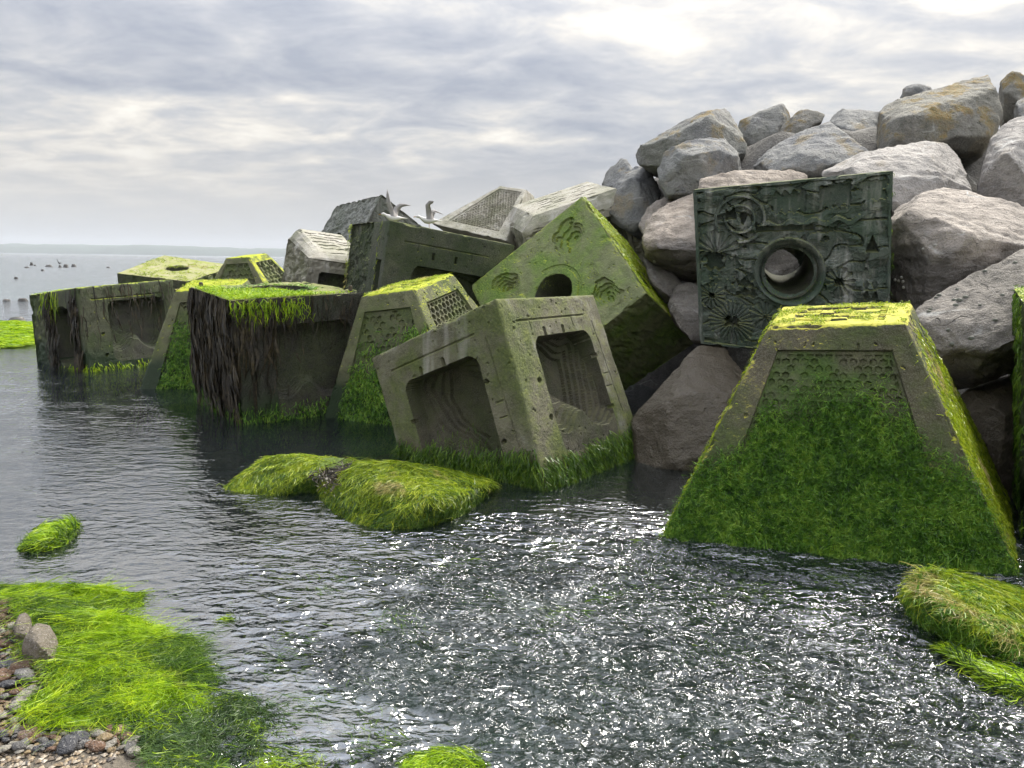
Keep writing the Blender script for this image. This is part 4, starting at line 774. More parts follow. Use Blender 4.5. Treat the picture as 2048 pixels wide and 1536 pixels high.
m5 = weedy_rock('mossy_rock', 'lone tuft of dark green weed in the shallows at the left edge',
    gp((25, 1105), (60, 1120), (130, 1112), (165, 1060), (150, 1040), (80, 1050), z=-0.05)+gp((70, 1085), (120, 1075), (150, 1050), (95, 1065), z=0.05),
    (M_WEED_MID, M_WEED_BRIGHT), 4200, (0.04, 0.11), (-0.8, -0.7, -0.2), 5.0, mWR, lift=0.12)
m6 = weedy_rock('mossy_rock', 'bright green weed hummock cut by the bottom edge of the picture',
    gp((760, 1560), (800, 1515), (880, 1495), (960, 1500), (1010, 1545), (900, 1640), z=-0.04)+gp((830, 1530), (890, 1510), (945, 1525), (890, 1580), z=0.035),
    (M_WEED_MID, M_WEED_BRIGHT), 4200, (0.03, 0.08), (-0.6, -0.7, -0.2), 6.0, mWR, Wr=(0.002, 0.004), lift=0.15)
m7 = weedy_rock('mossy_rock', 'tiny bright weed tuft poking out of the shallows',
    gp((425, 1250), (480, 1250), (490, 1236), (450, 1232), z=-0.03)+gp((445, 1240), (470, 1240), z=0.02),
    (M_WEED_SUB, M_WEED_BRIGHT), 900, (0.03, 0.07), (-0.8, -0.7, -0.2), 7.0, mWR, Wr=(0.002, 0.004), lift=0.1)
# brown wrack on the ridge between the two
Pb = np.array([gnd(RNG.uniform(640, 720), RNG.uniform(925, 985), 0.0) for _ in range(380)])
cen = at(678, 948, 5.07)
Pb = cen+RNG.normal(0, 1, (420, 3))*[0.075, 0.10, 0.016]+[0, 0, 0.0]
Nb = np.tile([0, -0.5, 0.85], (420, 1)); Nb = Nb/np.linalg.norm(Nb, axis=1)[:, None]
v, q = strands(Pb, Nb, hang(Nb, 0.8, (0.2, -0.6, -0.6)), RNG.uniform(0.03, 0.08, 420), RNG.uniform(0.005, 0.011, 420), seg=4, lift=0.06, curl=0.3)
tag(mesh('brown_wrack', v, q, M_WEED_BROWN, m1, loc=np.array(m1.location)), kind='stuff')

# ------------------------------------------------------------------ sea, seabed, far shore
def inpoly(X, Y, poly):
    r = np.zeros(X.shape, bool); n = len(poly)
    for i in range(n):
        x0, y0 = poly[i]; x1, y1 = poly[(i+1) % n]
        c = ((y0 > Y) != (y1 > Y)) & (X < (x1-x0)*(Y-y0)/(y1-y0+1e-12)+x0); r ^= c
    return r
def polydist(X, Y, poly):
    d = np.full(X.shape, 1e9); n = len(poly)
    for i in range(n): d = np.minimum(d, seg_d(X, Y, *poly[i], *poly[(i+1) % n]))
    return np.where(inpoly(X, Y, poly), d, -d)
g2 = lambda *L: [tuple(gnd(a, b)[:2]) for a, b in L]
MAT = g2((-120, 1165), (130, 1168), (290, 1182), (305, 1212), (255, 1225), (330, 1282), (395, 1272), (415, 1335), (450, 1375), (520, 1385), (575, 1420), (560, 1480), (640, 1500), (660, 1560), (560, 1640), (-150, 1640))
BEACH = g2((-300, 1215), (20, 1235), (60, 1335), (110, 1370), (105, 1425), (45, 1450), (60, 1495), (250, 1488), (275, 1540), (300, 1700), (-400, 1700))
SHORE = g2((-300, 1200), (60, 1215), (200, 1270), (300, 1330), (330, 1420), (310, 1500), (320, 1600), (320, 1800), (-600, 1800))
def bed(X, Y):
    z = -0.16-0.05*n2(X, Y, 1.5, 2)-0.5*ss(Y, 5.0, 9.0)*ss(-X, -1.0, 3.0)-1.2*ss(Y, 12, 40)
    z = z-0.22*ss(Y, 4.5, 5.5)
    sd = polydist(X, Y, SHORE)
    return np.where(sd > -0.8, z+(0.17+0.05)*ss(sd, -0.8, 0.25)+0.05*ss(sd, 0.2, 1.5), z)
yy = 0.9*np.exp(np.linspace(0, math.log(60/0.9), 260)); tt = np.linspace(-1.6, 1.2, 260)
T_, Y_ = np.meshgrid(tt, yy); X_ = T_*(Y_+1.2); Zb = bed(X_, Y_)
i = (np.arange(259)[:, None]*260+np.arange(259)[None, :]); Qb = np.stack([i, i+1, i+261, i+260], -1).reshape(-1, 4)
def seabed_mat():
    m, nt = newmat('seabed_weed_and_stone'); g = node(nt, 'NewGeometry'); P = g.outputs['Position']
    a = noi(nt, P, 1.1, 5, 0.6, 0.4); b = noi(nt, P, 9, 7, 0.65, 0.6); c = noi(nt, P, 45, 4, 0.6)
    y = node(nt, 'SeparateXYZ', {0: P}).outputs[1]
    green = mix(nt, sm(nt, b, 0.35, 0.75), (0.006, 0.014, 0.005), (0.05, 0.085, 0.015))
    brown = mix(nt, sm(nt, b, 0.35, 0.7), (0.03, 0.026, 0.016), (0.14, 0.11, 0.05))
    col = mix(nt, sm(nt, a, 0.48, 0.62), green, brown)
    xx = node(nt, 'SeparateXYZ', {0: P}).outputs[0]
    sand_glare_mask = mth(nt, 'MULTIPLY', sm(nt, y, 5.0, 3.4), sm(nt, mth(nt, 'MULTIPLY_ADD', mth(nt, 'SUBTRACT', a, 0.5), 2.0, xx), 1.6, -0.3))
    sand_glare_mask = mth(nt, 'MAXIMUM', sand_glare_mask, mth(nt, 'MULTIPLY', sm(nt, mth(nt, 'MULTIPLY_ADD', mth(nt, 'SUBTRACT', a, 0.5), 1.0, mth(nt, 'MULTIPLY_ADD', y, 0.25, xx)), -0.2, -1.1), sm(nt, y, 13.0, 9.0)))  # left channel: bed colour painted pale to stand in for sky glare on the water
    sand_glare = mix(nt, sm(nt, b, 0.3, 0.7), (0.22, 0.22, 0.21), (0.48, 0.48, 0.46))
    col = mix(nt, mth(nt, 'MULTIPLY', sand_glare_mask, sm(nt, mth(nt, 'ADD', b, mth(nt, 'MULTIPLY', a, 0.5)), 0.62, 0.85, 1.0, 0.25)), col, sand_glare)
    pz = node(nt, 'SeparateXYZ', {0: P}).outputs[2]
    col = mix(nt, sm(nt, pz, -0.05, 0.02), col, mix(nt, c, (0.05, 0.045, 0.035), (0.19, 0.16, 0.12)))
    ps = node(nt, 'BsdfPrincipled', {'Base Color': col, 'Roughness': 0.8, 'Normal': bump(nt, mth(nt, 'ADD', b, c), 0.8, 0.03)})
    finish(nt, ps.outputs[0]); return m
tag(mesh('seabed', np.stack([X_, Y_, Zb], -1), Qb, seabed_mat(), smooth=True), kind='structure')

def water_mat():
    m, nt = newmat('sea_water'); g = node(nt, 'NewGeometry'); P = g.outputs['Position']
    y = node(nt, 'SeparateXYZ', {0: P}).outputs[1]
    far = sm(nt, y, 8.0, 60.0)
    w1 = noi(nt, mapv(nt, P, (1, 2.2, 1), (0, 0, 0.25)), 5.0, 2, 0.5, 0.8); w2 = noi(nt, mapv(nt, P, (1, 1.5, 1), (0, 0, -0.4)), 14, 2, 0.5, 0.8)
    w3 = noi(nt, mapv(nt, P, (0.5, 1.5, 1), (0, 0, 0.1)), 1.2, 5, 0.6)
    rough = node(nt, 'Attribute', attribute_name='chop').outputs['Fac']
    foam = node(nt, 'Attribute', attribute_name='foam').outputs['Fac']
    w4 = noi(nt, mapv(nt, P, (1, 1.5, 1), (0, 0, 0.7)), 46, 1, 0.5, 0.4)
    n1 = bump(nt, w4, mth(nt, 'MULTIPLY', rough, 0.18), 0.012)
    n1 = bump(nt, w2, mth(nt, 'MULTIPLY_ADD', rough, 0.84, 0.03), 0.060, n1)
    n1 = bump(nt, w1, mth(nt, 'MULTIPLY_ADD', rough, 0.85, 0.03), 0.12, n1)
    n1 = node(nt, 'Bump', {'Height': w3, 'Strength': mth(nt, 'MULTIPLY', far, 0.5), 'Distance': 0.5, 'Normal': n1}).outputs[0]
    fr = node(nt, 'Fresnel', {'IOR': sm(nt, rough, 0.20, 1.0, 3.6, 1.7), 'Normal': n1}).outputs[0]
    gl = node(nt, 'BsdfGlossy', {'Color': (0.95, 0.97, 1.0, 1), 'Roughness': mth(nt, 'ADD', mth(nt, 'MULTIPLY_ADD', far, 0.16, 0.03), mth(nt, 'MULTIPLY', rough, 0.05)), 'Normal': n1})
    tr = node(nt, 'BsdfTransparent', {'Color': (0.62, 0.74, 0.70, 1)})
    dp = node(nt, 'BsdfDiffuse', {'Color': (0.040, 0.055, 0.055, 1)})
    body = node(nt, 'MixShader', {0: mth(nt, 'MULTIPLY_ADD', far, 0.75, 0.18), 1: tr.outputs[0], 2: dp.outputs[0]})
    s = node(nt, 'MixShader', {0: fr, 1: body.outputs[0], 2: gl.outputs[0]})
    fn = noi(nt, mapv(nt, P, (1.0, 1.8, 1), (0, 0, 0.35)), 30, 4, 0.7, 1.0); fm = sm(nt, mth(nt, 'MULTIPLY_ADD', foam, 0.26, fn), 0.66, 0.90, 0.0, 0.62)
    fm = mth(nt, 'MULTIPLY', fm, sm(nt, foam, 0.02, 0.2))
    fd = node(nt, 'BsdfDiffuse', {'Color': (0.62, 0.65, 0.67, 1), 'Normal': bump(nt, fn, 0.6, 0.02)})
    s2 = node(nt, 'MixShader', {0: fm, 1: s.outputs[0], 2: fd.outputs[0]})
    finish(nt, s2.outputs[0]); return m
ny, nx = 760, 620
yy = 1.45*np.exp(np.linspace(0, math.log(45/1.45), ny)); tt = np.linspace(-1.15, 0.95, nx)
T_, Y_ = np.meshgrid(tt, yy); X_ = T_*(Y_+0.7)
gx = lambda px, py: gnd(px, py)[:2]
def blob(px, py, rx, ry, ang=0.0):
    c = gx(px, py); dx, dy = X_-c[0], Y_-c[1]; ca, sa = math.cos(ang), math.sin(ang)
    return np.exp(-((dx*ca+dy*sa)/rx)**2-((-dx*sa+dy*ca)/ry)**2)
chop = 0.10+1.0*blob(1250, 1180, 0.9, 1.0)+1.0*blob(1500, 1300, 1.2, 0.8)+0.8*blob(1300, 1480, 1.1, 0.5)+0.8*blob(1850, 1480, 0.9, 0.5)+0.35*blob(800, 1150, 0.9, 0.7)
chop = chop*(1-0.75*blob(560, 880, 1.3, 1.0))*(1-0.85*blob(720, 1460, 0.38, 0.20))*(1-0.6*blob(330, 1230, 0.3, 0.2))*(1-0.8*blob(1250, 980, 0.7, 0.4))
chop = chop+0.5*ss(X_*0.8-(Y_-3.2)*0.5, -1.0, 0.6)*ss(Y_, 5.2, 4.4)
fx_ = X_*0.55+Y_*0.30; lanes = fbm(np.stack([X_*0.9-Y_*0.5, (X_*0.45+Y_)*2.4, 0*X_], -1), 1.3, 3, 0.5, 44.0)
chop = chop*(0.42+0.95*ss(lanes, -0.35, 0.35))
chop = np.clip(chop*1.1, 0.06, 1.5)
far_f = ss(Y_, 44, 25)
z = np.zeros_like(X_)
P3 = np.stack([X_, Y_*1.5, 0*X_], -1); warp = pn(P3*1.3)*0.35
Pw = np.stack([X_+warp, Y_*1.6+warp*0.6-X_*0.3, 0*X_+0.3], -1)
z += pn(Pw*2.2)*0.012*(0.12+0.88*chop)
r1 = 1-np.sqrt(pn(Pw*6.0+3.0)**2+0.004); r2 = 1-np.sqrt(pn(Pw*14.0+9.0)**2+0.004); r3 = pn(Pw*30.0+5.0)
z += (r1-0.6)*0.024*chop*ss(Y_, 30, 6)+(r2-0.6)*0.013*chop*ss(Y_, 16, 4)+r3*0.004*chop*ss(Y_, 9, 3)
z *= far_f
foam = 0.9*blob(820, 1180, 0.05, 0.10, 0.4)+0.55*blob(770, 1150, 0.10, 0.06)+0.7*blob(1620, 1240, 0.16, 0.12)+0.55*blob(1450, 1110, 0.28, 0.06, -0.3)+0.5*blob(1560, 1125, 0.22, 0.05, -0.3)+0.45*blob(1150, 1180, 0.10, 0.14)+0.35*blob(1250, 1060, 0.45, 0.15)+0.45*blob(1640, 1300, 0.14, 0.06)+0.5*blob(660, 1030, 0.12, 0.05, -0.8)
foam = foam*0.8+np.clip(chop-0.35, 0, 1)*0.62*(0.55+0.45*ss(n2(X_, Y_*1.3, 2.6, 3, 12.0), -0.4, 0.4))
foam = np.clip(foam, 0, 1.0)
i = (np.arange(ny-1)[:, None]*nx+np.arange(nx-1)[None, :]); Qw = np.stack([i, i+1, i+nx+1, i+nx], -1).reshape(-1, 4)
V = np.stack([X_, Y_, z], -1).reshape(-1, 3); nV = len(V)
# the open sea beyond: rows of ever larger quads out past the far shore, and the flanks
rows = [45, 80, 160, 400, 1000, 2300, 4000]; fx = [V[(ny-1)*nx+k] for k in range(0, nx, nx-1)]
ext, Qe = [], []
tcols = np.concatenate([[-1.5], tt[::40], [tt[-1]], [1.5]])
for y in rows: ext += [[t*(y+0.7), y, 0.0] for t in tcols]
nc = len(tcols)
for r in range(len(rows)-1):
    for k in range(nc-1): Qe.append([nV+r*nc+k, nV+r*nc+k+1, nV+(r+1)*nc+k+1, nV+(r+1)*nc+k])
b0 = nV+len(ext)
for sgn, t0 in ((-1, tt[0]), (1, tt[-1])):     # flanks of the near part
    b = nV+len(ext); ext += [[t0*2.15, 1.45, -0.002], [t0*45.7, 45, -0.002], [sgn*1.5*45.7, 45, -0.002], [sgn*40.0, -20.0, -0.002]]
    Qe.append([b, b+1, b+2, b+3])
b = nV+len(ext); ext += [[tt[0]*2.15, 1.45, -0.002], [tt[-1]*2.15, 1.45, -0.002], [40.0, -20, -0.002], [-40.0, -20, -0.002]]; Qe.append([b, b+1, b+2, b+3])
V = np.concatenate([V, np.array(ext)])
sea = mesh('sea', V, [np.concatenate([Qw, np.array(Qe)])], water_mat(), smooth=True); tag(sea, kind='structure')
for nm, arr in (('chop', chop), ('foam', foam)):
    at_ = sea.data.attributes.new(nm, 'FLOAT', 'POINT'); full = np.full(len(V), 0.3 if nm == 'chop' else 0.0, np.float32); full[:nV] = arr.ravel(); at_.data.foreach_set('value', full)

# far shore
def hills(y, h0, seed, x0, x1, name):
    xs = np.linspace(x0, x1, 420); prof = h0*(0.75+0.22*n2(xs/900, xs*0, 1.0, 3, seed)+0.10*n2(xs/90, xs*0, 1.0, 3, seed+3)+0.05*n2(xs/22, xs*0, 1.0, 2, seed+6)); prof = np.maximum(prof, 1.0)*ss(xs, x1, x1-1500)
    rowsV = [np.stack([xs, xs*0+y, xs*0-2], -1), np.stack([xs, xs*0+y+25, prof*0.55], -1), np.stack([xs, xs*0+y+140, prof], -1), np.stack([xs, xs*0+y+500, prof*0.8], -1), np.stack([xs, xs*0+y+600, xs*0-2], -1)]
    V = np.concatenate(rowsV); n = 420
    i = (np.arange(4)[:, None]*n+np.arange(n-1)[None, :]); Q = np.stack([i, i+1, i+n+1, i+n], -1).reshape(-1, 4)
    return tag(mesh(name, V, Q, plain('wooded_hillside', (0.05, 0.075, 0.05), 0.9, 0.5, 0.02), smooth=True), kind='structure')
hills(2600, 40, 2.0, -3200, 2200, 'hills')

# ------------------------------------------------------------------ stones awash out at sea
mSea = rock_mat('sea_stone', (0.06, 0.058, 0.055), (0.15, 0.145, 0.14), seed=15, wet=-3)
LS = ['far sea stone, %s' % t for t in (
 'sharp one at the far left of the cluster', 'low one just right of the sharp one', 'flat slab in the middle of the far cluster', 'one the dark bird perches on', 'domed one right of the perched bird', 'rightmost dome of the far cluster',
 'flat one in front of the far cluster', 'speck below the flat slab', 'single one nearer than the cluster', 'lone speck towards the holed block', 'nearest pair by the leftmost cube, left one', 'nearest pair by the leftmost cube, right one', 'wide one at the weed bed beside the leftmost cube')]
for k, (px, py, wpx, hpx) in enumerate([(63, 531, 9, 7), (70, 532, 6, 3), (98, 534, 20, 5), (120, 535, 9, 5), (132, 535, 13, 7), (148, 534, 12, 6), (54, 536, 13, 3), (85, 542, 9, 4), (32, 558, 11, 5), (217, 536, 10, 3), (13, 602, 24, 5), (46, 602, 30, 6), (36, 643, 46, 11)]):
    p = gnd(px, py); s = p[1]/F_PX; w, h = wpx*s/2, hpx*s
    t = np.random.default_rng(k+40)
    pts = [p+np.array([w*math.cos(a)*t.uniform(.8, 1.1), w*0.8*math.sin(a), -0.1]) for a in np.linspace(0, 6.28, 9)[:-1]]+[p+np.array([w*math.cos(a)*0.55*t.uniform(.5, 1.2), w*0.4*math.sin(a), h*t.uniform(.75, 1.0)]) for a in np.linspace(0.3, 6.5, 7)[:-1]]
    shape_rock('sea_stone', np.array(pts), mSea, LS[k], 'stones awash in the sea', max(0.03, w/9), min(1.0, w*1.2), k*2.1, 0.0, 'stone', 2)
# stones under the water
mSub = rock_mat('drowned_stone', (0.09, 0.075, 0.035), (0.22, 0.18, 0.08), seed=16, wet=-3)
SUBL = ['oval yellow-brown stone under water by the tilted cube', 'brown drowned stone below the black cube', 'flat drowned slab left of the mossy ridge', 'brown drowned stone right of the black cube', 'drowned boulder behind the mossy mound', 'drowned stone at the foot of the wet brown boulder']
for k, (px, py, wpx, dz) in enumerate([(1293, 992, 56, 0.10), (450, 905, 90, 0.16), (470, 960, 110, 0.12), (600, 905, 120, 0.18), (790, 915, 120, 0.12), (1350, 1010, 90, 0.18)]):
    p = gnd(px, py, -dz); w = wpx*p[1]/F_PX/2; t = np.random.default_rng(k+70)
    pts = [p+np.array([w*math.cos(a)*t.uniform(.8, 1.15), w*1.3*math.sin(a)*t.uniform(.8, 1.15), -0.12]) for a in np.linspace(0, 6.28, 10)[:-1]]+[p+np.array([w*math.cos(a)*0.7, w*0.9*math.sin(a), t.uniform(-0.02, 0.03)]) for a in np.linspace(0, 6.28, 8)[:-1]]
    shape_rock('drowned_stone', np.array(pts), mSub, SUBL[k], 'stones under water', 0.03, 0.5, k*1.1, 0.0, 'stone', 4)

# ------------------------------------------------------------------ weed mat and pebbles on the near shore
def mat_h(X, Y):
    d = polydist(X, Y, MAT)
    lump = 0.026+0.024*n2(X, Y, 3.2, 3, 4.0)+0.016*n2(X, Y, 10, 2, 1.0)
    sub = ss(X-0.35*(Y-2.6), -1.35, -0.95)
    b = np.maximum(bed(X, Y), -0.015)
    return np.where(d > 0, b+ss(d, 0, 0.10)*lump*1.0+0.008, -0.05)-0.012*sub, d, sub
xs = np.arange(-2.6, -0.3, 0.012); ys = np.arange(1.7, 3.75, 0.012); X, Y = np.meshgrid(xs, ys)
Hm, Dm, Sm = mat_h(X, Y)
beach = polydist(X, Y, BEACH)
Hm = Hm-0.08*ss(beach, -0.03, 0.05)
i = (np.arange(len(ys)-1)[:, None]*len(xs)+np.arange(len(xs)-1)[None, :]); Q = np.stack([i, i+1, i+len(xs)+1, i+len(xs)], -1).reshape(-1, 4)
keep = (Dm.ravel()[Q].max(1) > 0.0)
vv, qq = compact(np.stack([X, Y, Hm-0.012], -1).reshape(-1, 3), Q[keep])
root = empty('seaweed_mat', (vv[:, 0].mean(), vv[:, 1].mean(), 0.0)); tag(root, 'sheet of bright green seaweed spread over the near left shore', 'seaweed', kind='stuff')
rb = np.array(root.location)
mMat = plain('weed_mat_base', (0.06, 0.13, 0.010), 0.45, 0.7, 25)
tag(mesh('mat_base', vv, qq, mMat, root, smooth=True, loc=rb), kind='stuff')
n = 190000
px_r = RNG.uniform(-2.5, -0.4, n); py_r = RNG.uniform(1.8, 3.7, n)
h_, d_, s_ = mat_h(px_r, py_r); be = polydist(px_r, py_r, BEACH)
clump = ss(n2(px_r, py_r, 5, 3, 8.0), -0.45, 0.1)
ok = (d_ > -0.01+0.03*RNG.normal(size=n)) & (RNG.random(n) < np.clip((0.25+0.75*clump)*(1-0.3*s_), 0, 1)) & (RNG.random(n) > ss(be, -0.04, 0.03))
px_r, py_r, h_, s_ = px_r[ok], py_r[ok], h_[ok], s_[ok]; n = len(px_r)
P = np.stack([px_r, py_r, h_+0.012*s_*RNG.normal(size=n)], -1)
e = 0.01; hx = (mat_h(px_r+e, py_r)[0]-h_)/e; hy = (mat_h(px_r, py_r+e)[0]-h_)/e
N = np.stack([-hx, -hy, np.ones(n)], -1); N[np.abs(hx)+np.abs(hy) > 0.8] = [0, 0, 1]; N /= np.linalg.norm(N, axis=1)[:, None]
ang = -0.45+1.9*n2(px_r, py_r, 1.9, 3, 2.0)+0.45*RNG.normal(size=n)
D = np.stack([np.cos(ang), np.sin(ang), np.zeros(n)], -1); D = D-(D*N).sum(1)[:, None]*N
L = RNG.uniform(0.035, 0.12, n)*(1-0.4*s_)
bright = (n2(px_r, py_r, 3.4, 3, 5.0)+0.22*RNG.normal(size=n) > -0.10+0.5*s_)
for nm, m, sel in (('bright_seaweed', M_WEED_BRIGHT, bright), ('seaweed', M_WEED_MID, ~bright & (s_ < 0.45)), ('submerged_seaweed', M_WEED_SUB, ~bright & (s_ >= 0.45))):
    v, q = strands(P[sel], N[sel], D[sel], L[sel], RNG.uniform(0.0014, 0.0034, sel.sum()), seg=5, lift=0.02, curl=0.45)
    tag(mesh(nm, v, q, m, root, loc=rb), kind='stuff')
# drowned weed in the shallows to the right of the mat
n = 42000
Xr = RNG.uniform(-1.6, 3.0, n); Yr = RNG.uniform(2.0, 4.4, n)
ok = RNG.random(n) < ss(n2(Xr, Yr, 2.4, 3, 6.0), 0.0, 0.4)*0.8; Xr, Yr = Xr[ok], Yr[ok]; n = len(Xr)
P = np.stack([Xr, Yr, RNG.uniform(-0.10, -0.004, n)], -1); N = np.tile([0, 0, 1.0], (n, 1)); ang = -0.5+1.2*n2(Xr, Yr, 1.2, 2, 3.0)+0.3*RNG.normal(size=n)
fw = np.zeros(n)
for (a_, b_, r_) in ((640, 1195, 0.20), (770, 1235, 0.16), (560, 1300, 0.13), (610, 1345, 0.14), (720, 1270, 0.12), (830, 1290, 0.10), (540, 1420, 0.12), (620, 1480, 0.10), (1450, 1180, 0.14), (1300, 1150, 0.12), (1690, 1165, 0.12), (1050, 1130, 0.14), (1380, 1390, 0.10), (1120, 1260, 0.12), (480, 1450, 0.2), (400, 1510, 0.2), (590, 1405, 0.16), (700, 1510, 0.16), (520, 1330, 0.12), (1000, 1500, 0.12)):
    c_ = gnd(a_, b_); fw = np.maximum(fw, np.exp(-((Xr-c_[0])**2+((Yr-c_[1])*0.8)**2)/r_**2))
fl_ = RNG.random(n) < fw*0.8; P[fl_, 2] = RNG.uniform(-0.004, 0.014, fl_.sum())
D = np.stack([np.cos(ang), np.sin(ang), 0*ang], -1)
v, q = strands(P, N, D, np.where(fl_, RNG.uniform(0.02, 0.07, n), RNG.uniform(0.05, 0.14, n)), np.where(fl_, RNG.uniform(0.0015, 0.004, n), RNG.uniform(0.003, 0.008, n)), seg=4, lift=0.02, curl=0.25)
dw = mesh('drowned_seaweed', v, q, M_WEED_MID); tag(dw, 'wisps of green seaweed streaming under the rippled shallows', 'seaweed', kind='stuff')
# weed bed far left
n = 9000; FB = g2((-260, 648), (30, 646), (62, 652), (66, 690), (20, 698), (-260, 700))
fbc = np.array(FB); c = fbc; Xr = RNG.uniform(c[:, 0].min(), c[:, 0].max(), n*3); Yr = RNG.uniform(c[:, 1].min(), c[:, 1].max(), n*3); ok = (polydist(Xr, Yr, FB)+0.25*n2(Xr, Yr, 1.5, 2)) > 0.05; Xr, Yr = Xr[ok][:n], Yr[ok][:n]; n = len(Xr)
P = np.stack([Xr, Yr, 0.02+0.03*n2(Xr, Yr, 2, 2)], -1); N = np.tile([0, 0, 1.0], (n, 1)); ang = RNG.uniform(-0.5, 0.5, n)
v, q = strands(P, N, np.stack([np.cos(ang), np.sin(ang), 0*ang], -1), RNG.uniform(0.15, 0.4, n), RNG.uniform(0.012, 0.03, n), seg=3, lift=0.12, curl=0.1)
tag(mesh('seaweed_bed', v, q, M_WEED_BRIGHT), 'flat bed of green seaweed left of the leftmost cube', 'seaweed', kind='stuff')

# pebbles
def pebble_mesh(seed):
    bm = bmesh.new(); bmesh.ops.create_icosphere(bm, subdivisions=2, radius=1.0)
    V = np.array([v.co[:] for v in bm.verts]); d = 1+0.42*fbm(V, 1.1, 2, 0.5, seed)
    for v, k in zip(bm.verts, d): v.co *= float(k)
    me = bpy.data.meshes.new('pebble'); bm.to_mesh(me); bm.free()
    for p in me.polygons: p.use_smooth = True
    return me
def stone_mat(name, c): return rock_mat(name, tuple(x*0.6 for x in c), c, seed=sum(c)*9, wet=-3)
PM = [stone_mat('pebble_slate', (0.07, 0.072, 0.08)), stone_mat('pebble_buff', (0.24, 0.18, 0.10)), stone_mat('pebble_grey', (0.15, 0.145, 0.14)), stone_mat('pebble_brown', (0.14, 0.085, 0.055)), stone_mat('pebble_pale', (0.29, 0.27, 0.23))]
pms = []
for k in range(10):
    me = pebble_mesh(k*3.3); me.materials.append(PM[k % 5]); pms.append(me)
def beach_z(x, y): return float(bed(np.array([x]), np.array([y]))[0])
placed = []
rg = np.random.default_rng(77)
tries = 0
while len(placed) < 210 and tries < 9000:
    tries += 1
    px, py = (rg.uniform(-10, 120), rg.uniform(1225, 1536)) if rg.random() < 0.6 else (rg.uniform(30, 285), rg.uniform(1480, 1545))
    p = gnd(px, py); 
    if not inpoly(np.array([p[0]]), np.array([p[1]]), BEACH)[0]: continue
    r = 0.009+0.028*rg.random()**2.2
    if any((p[0]-a)**2+(p[1]-b)**2 < (0.75*(r+c))**2 for a, b, c in placed): continue
    placed.append((p[0], p[1], r))
    pk = int(rg.integers(10)); o = bpy.data.objects.new('pebble', pms[pk]); COL.objects.link(o)
    o.location = (p[0], p[1], beach_z(p[0], p[1])+0.012+r*0.2); o.rotation_euler = (rg.uniform(-.3, .3), rg.uniform(-.3, .3), rg.uniform(0, 6.3)); o.scale = (r*1.3, r, r*0.55)
    cw = ('dark slate', 'yellow-buff', 'mid grey', 'reddish brown', 'pale')[pk % 5]; sw = 'tiny' if r < 0.013 else ('large' if r > 0.024 else 'middling'); pw = 'along the bottom edge' if py > 1478 else ('at the left edge, upper end of the beach' if py < 1360 else 'at the left edge, lower half of the beach')
    tag(o, '%s %s pebble %s' % (sw, cw, pw), 'pebble', '%s %s pebbles %s' % (sw, cw, pw))
# finer gravel
n = 14000; gxr = rg.uniform(-2.7, -1.2, n); gyr = rg.uniform(1.5, 3.4, n); ok = inpoly(gxr, gyr, BEACH); gxr, gyr = gxr[ok], gyr[ok]; n = len(gxr)
r = rg.uniform(0.004, 0.011, n); octv = np.array([[1, 0, 0], [0, 1, 0], [-1, 0, 0], [0, -1, 0], [0, 0, .6], [0, 0, -.6]]); a = rg.uniform(0, 6.3, n)
R = np.stack([np.stack([np.cos(a), -np.sin(a)], -1), np.stack([np.sin(a), np.cos(a)], -1)], -2)
ov = np.tile(octv, (n, 1, 1))*r[:, None, None]*rg.uniform(0.7, 1.3, (n, 6, 1)); ov[:, :, :2] = np.einsum('nij,nkj->nki', R, ov[:, :, :2])
ov[:, :, 0] += gxr[:, None]; ov[:, :, 1] += gyr[:, None]; ov[:, :, 2] += (bed(gxr, gyr)+0.004)[:, None]
oq = np.array([[0, 1, 4], [1, 2, 4], [2, 3, 4], [3, 0, 4], [1, 0, 5], [2, 1, 5], [3, 2, 5], [0, 3, 5]])
def gravel_mat():
    m, nt = newmat('gravel'); r_ = node(nt, 'NewGeometry').outputs['Random Per Island']
    rp = node(nt, 'ValToRGB', {'Fac': r_}); e = rp.color_ramp.elements; e[0].color = (0.07, 0.07, 0.075, 1); e[1].color = (0.42, 0.38, 0.32, 1)
    for p_, c_ in ((0.35, (0.20, 0.15, 0.10)), (0.65, (0.30, 0.23, 0.14))): x = e.new(p_); x.color = c_+(1,)
    finish(nt, node(nt, 'BsdfPrincipled', {'Base Color': rp.outputs[0], 'Roughness': 0.7}).outputs[0]); return m
tag(mesh('gravel', ov.reshape(-1, 3), (oq[None]+np.arange(n)[:, None, None]*6).reshape(-1, 3), gravel_mat()), 'fine shingle between the pebbles at the lower left', 'gravel', kind='stuff')
# two larger stones half buried in the weed
for k, (pts, lab) in enumerate((
    ([(42, 1300, 2.68), (48, 1275, 2.70), (65, 1255, 2.74), (100, 1262, 2.76), (117, 1290, 2.74), (110, 1318, 2.66), (70, 1322, 2.62), (75, 1285, 2.62)], 'largest rounded brown stone at the left edge, weed combed over it'),
    ([(25, 1257, 2.84), (32, 1240, 2.86), (50, 1236, 2.9), (62, 1250, 2.88), (55, 1268, 2.8), (28, 1268, 2.8)], 'smaller grey stone behind the largest rounded stone at the left'))):
    o = hull_rock('shore_stone', pts, 0.10, stone_mat('shore_stone_%d' % k, (0.15, 0.13, 0.10)), lab, 'larger shore stones', 0.008, 0.10, 30+k, 0.0, 'stone', sink=0.12, sm_it=6)

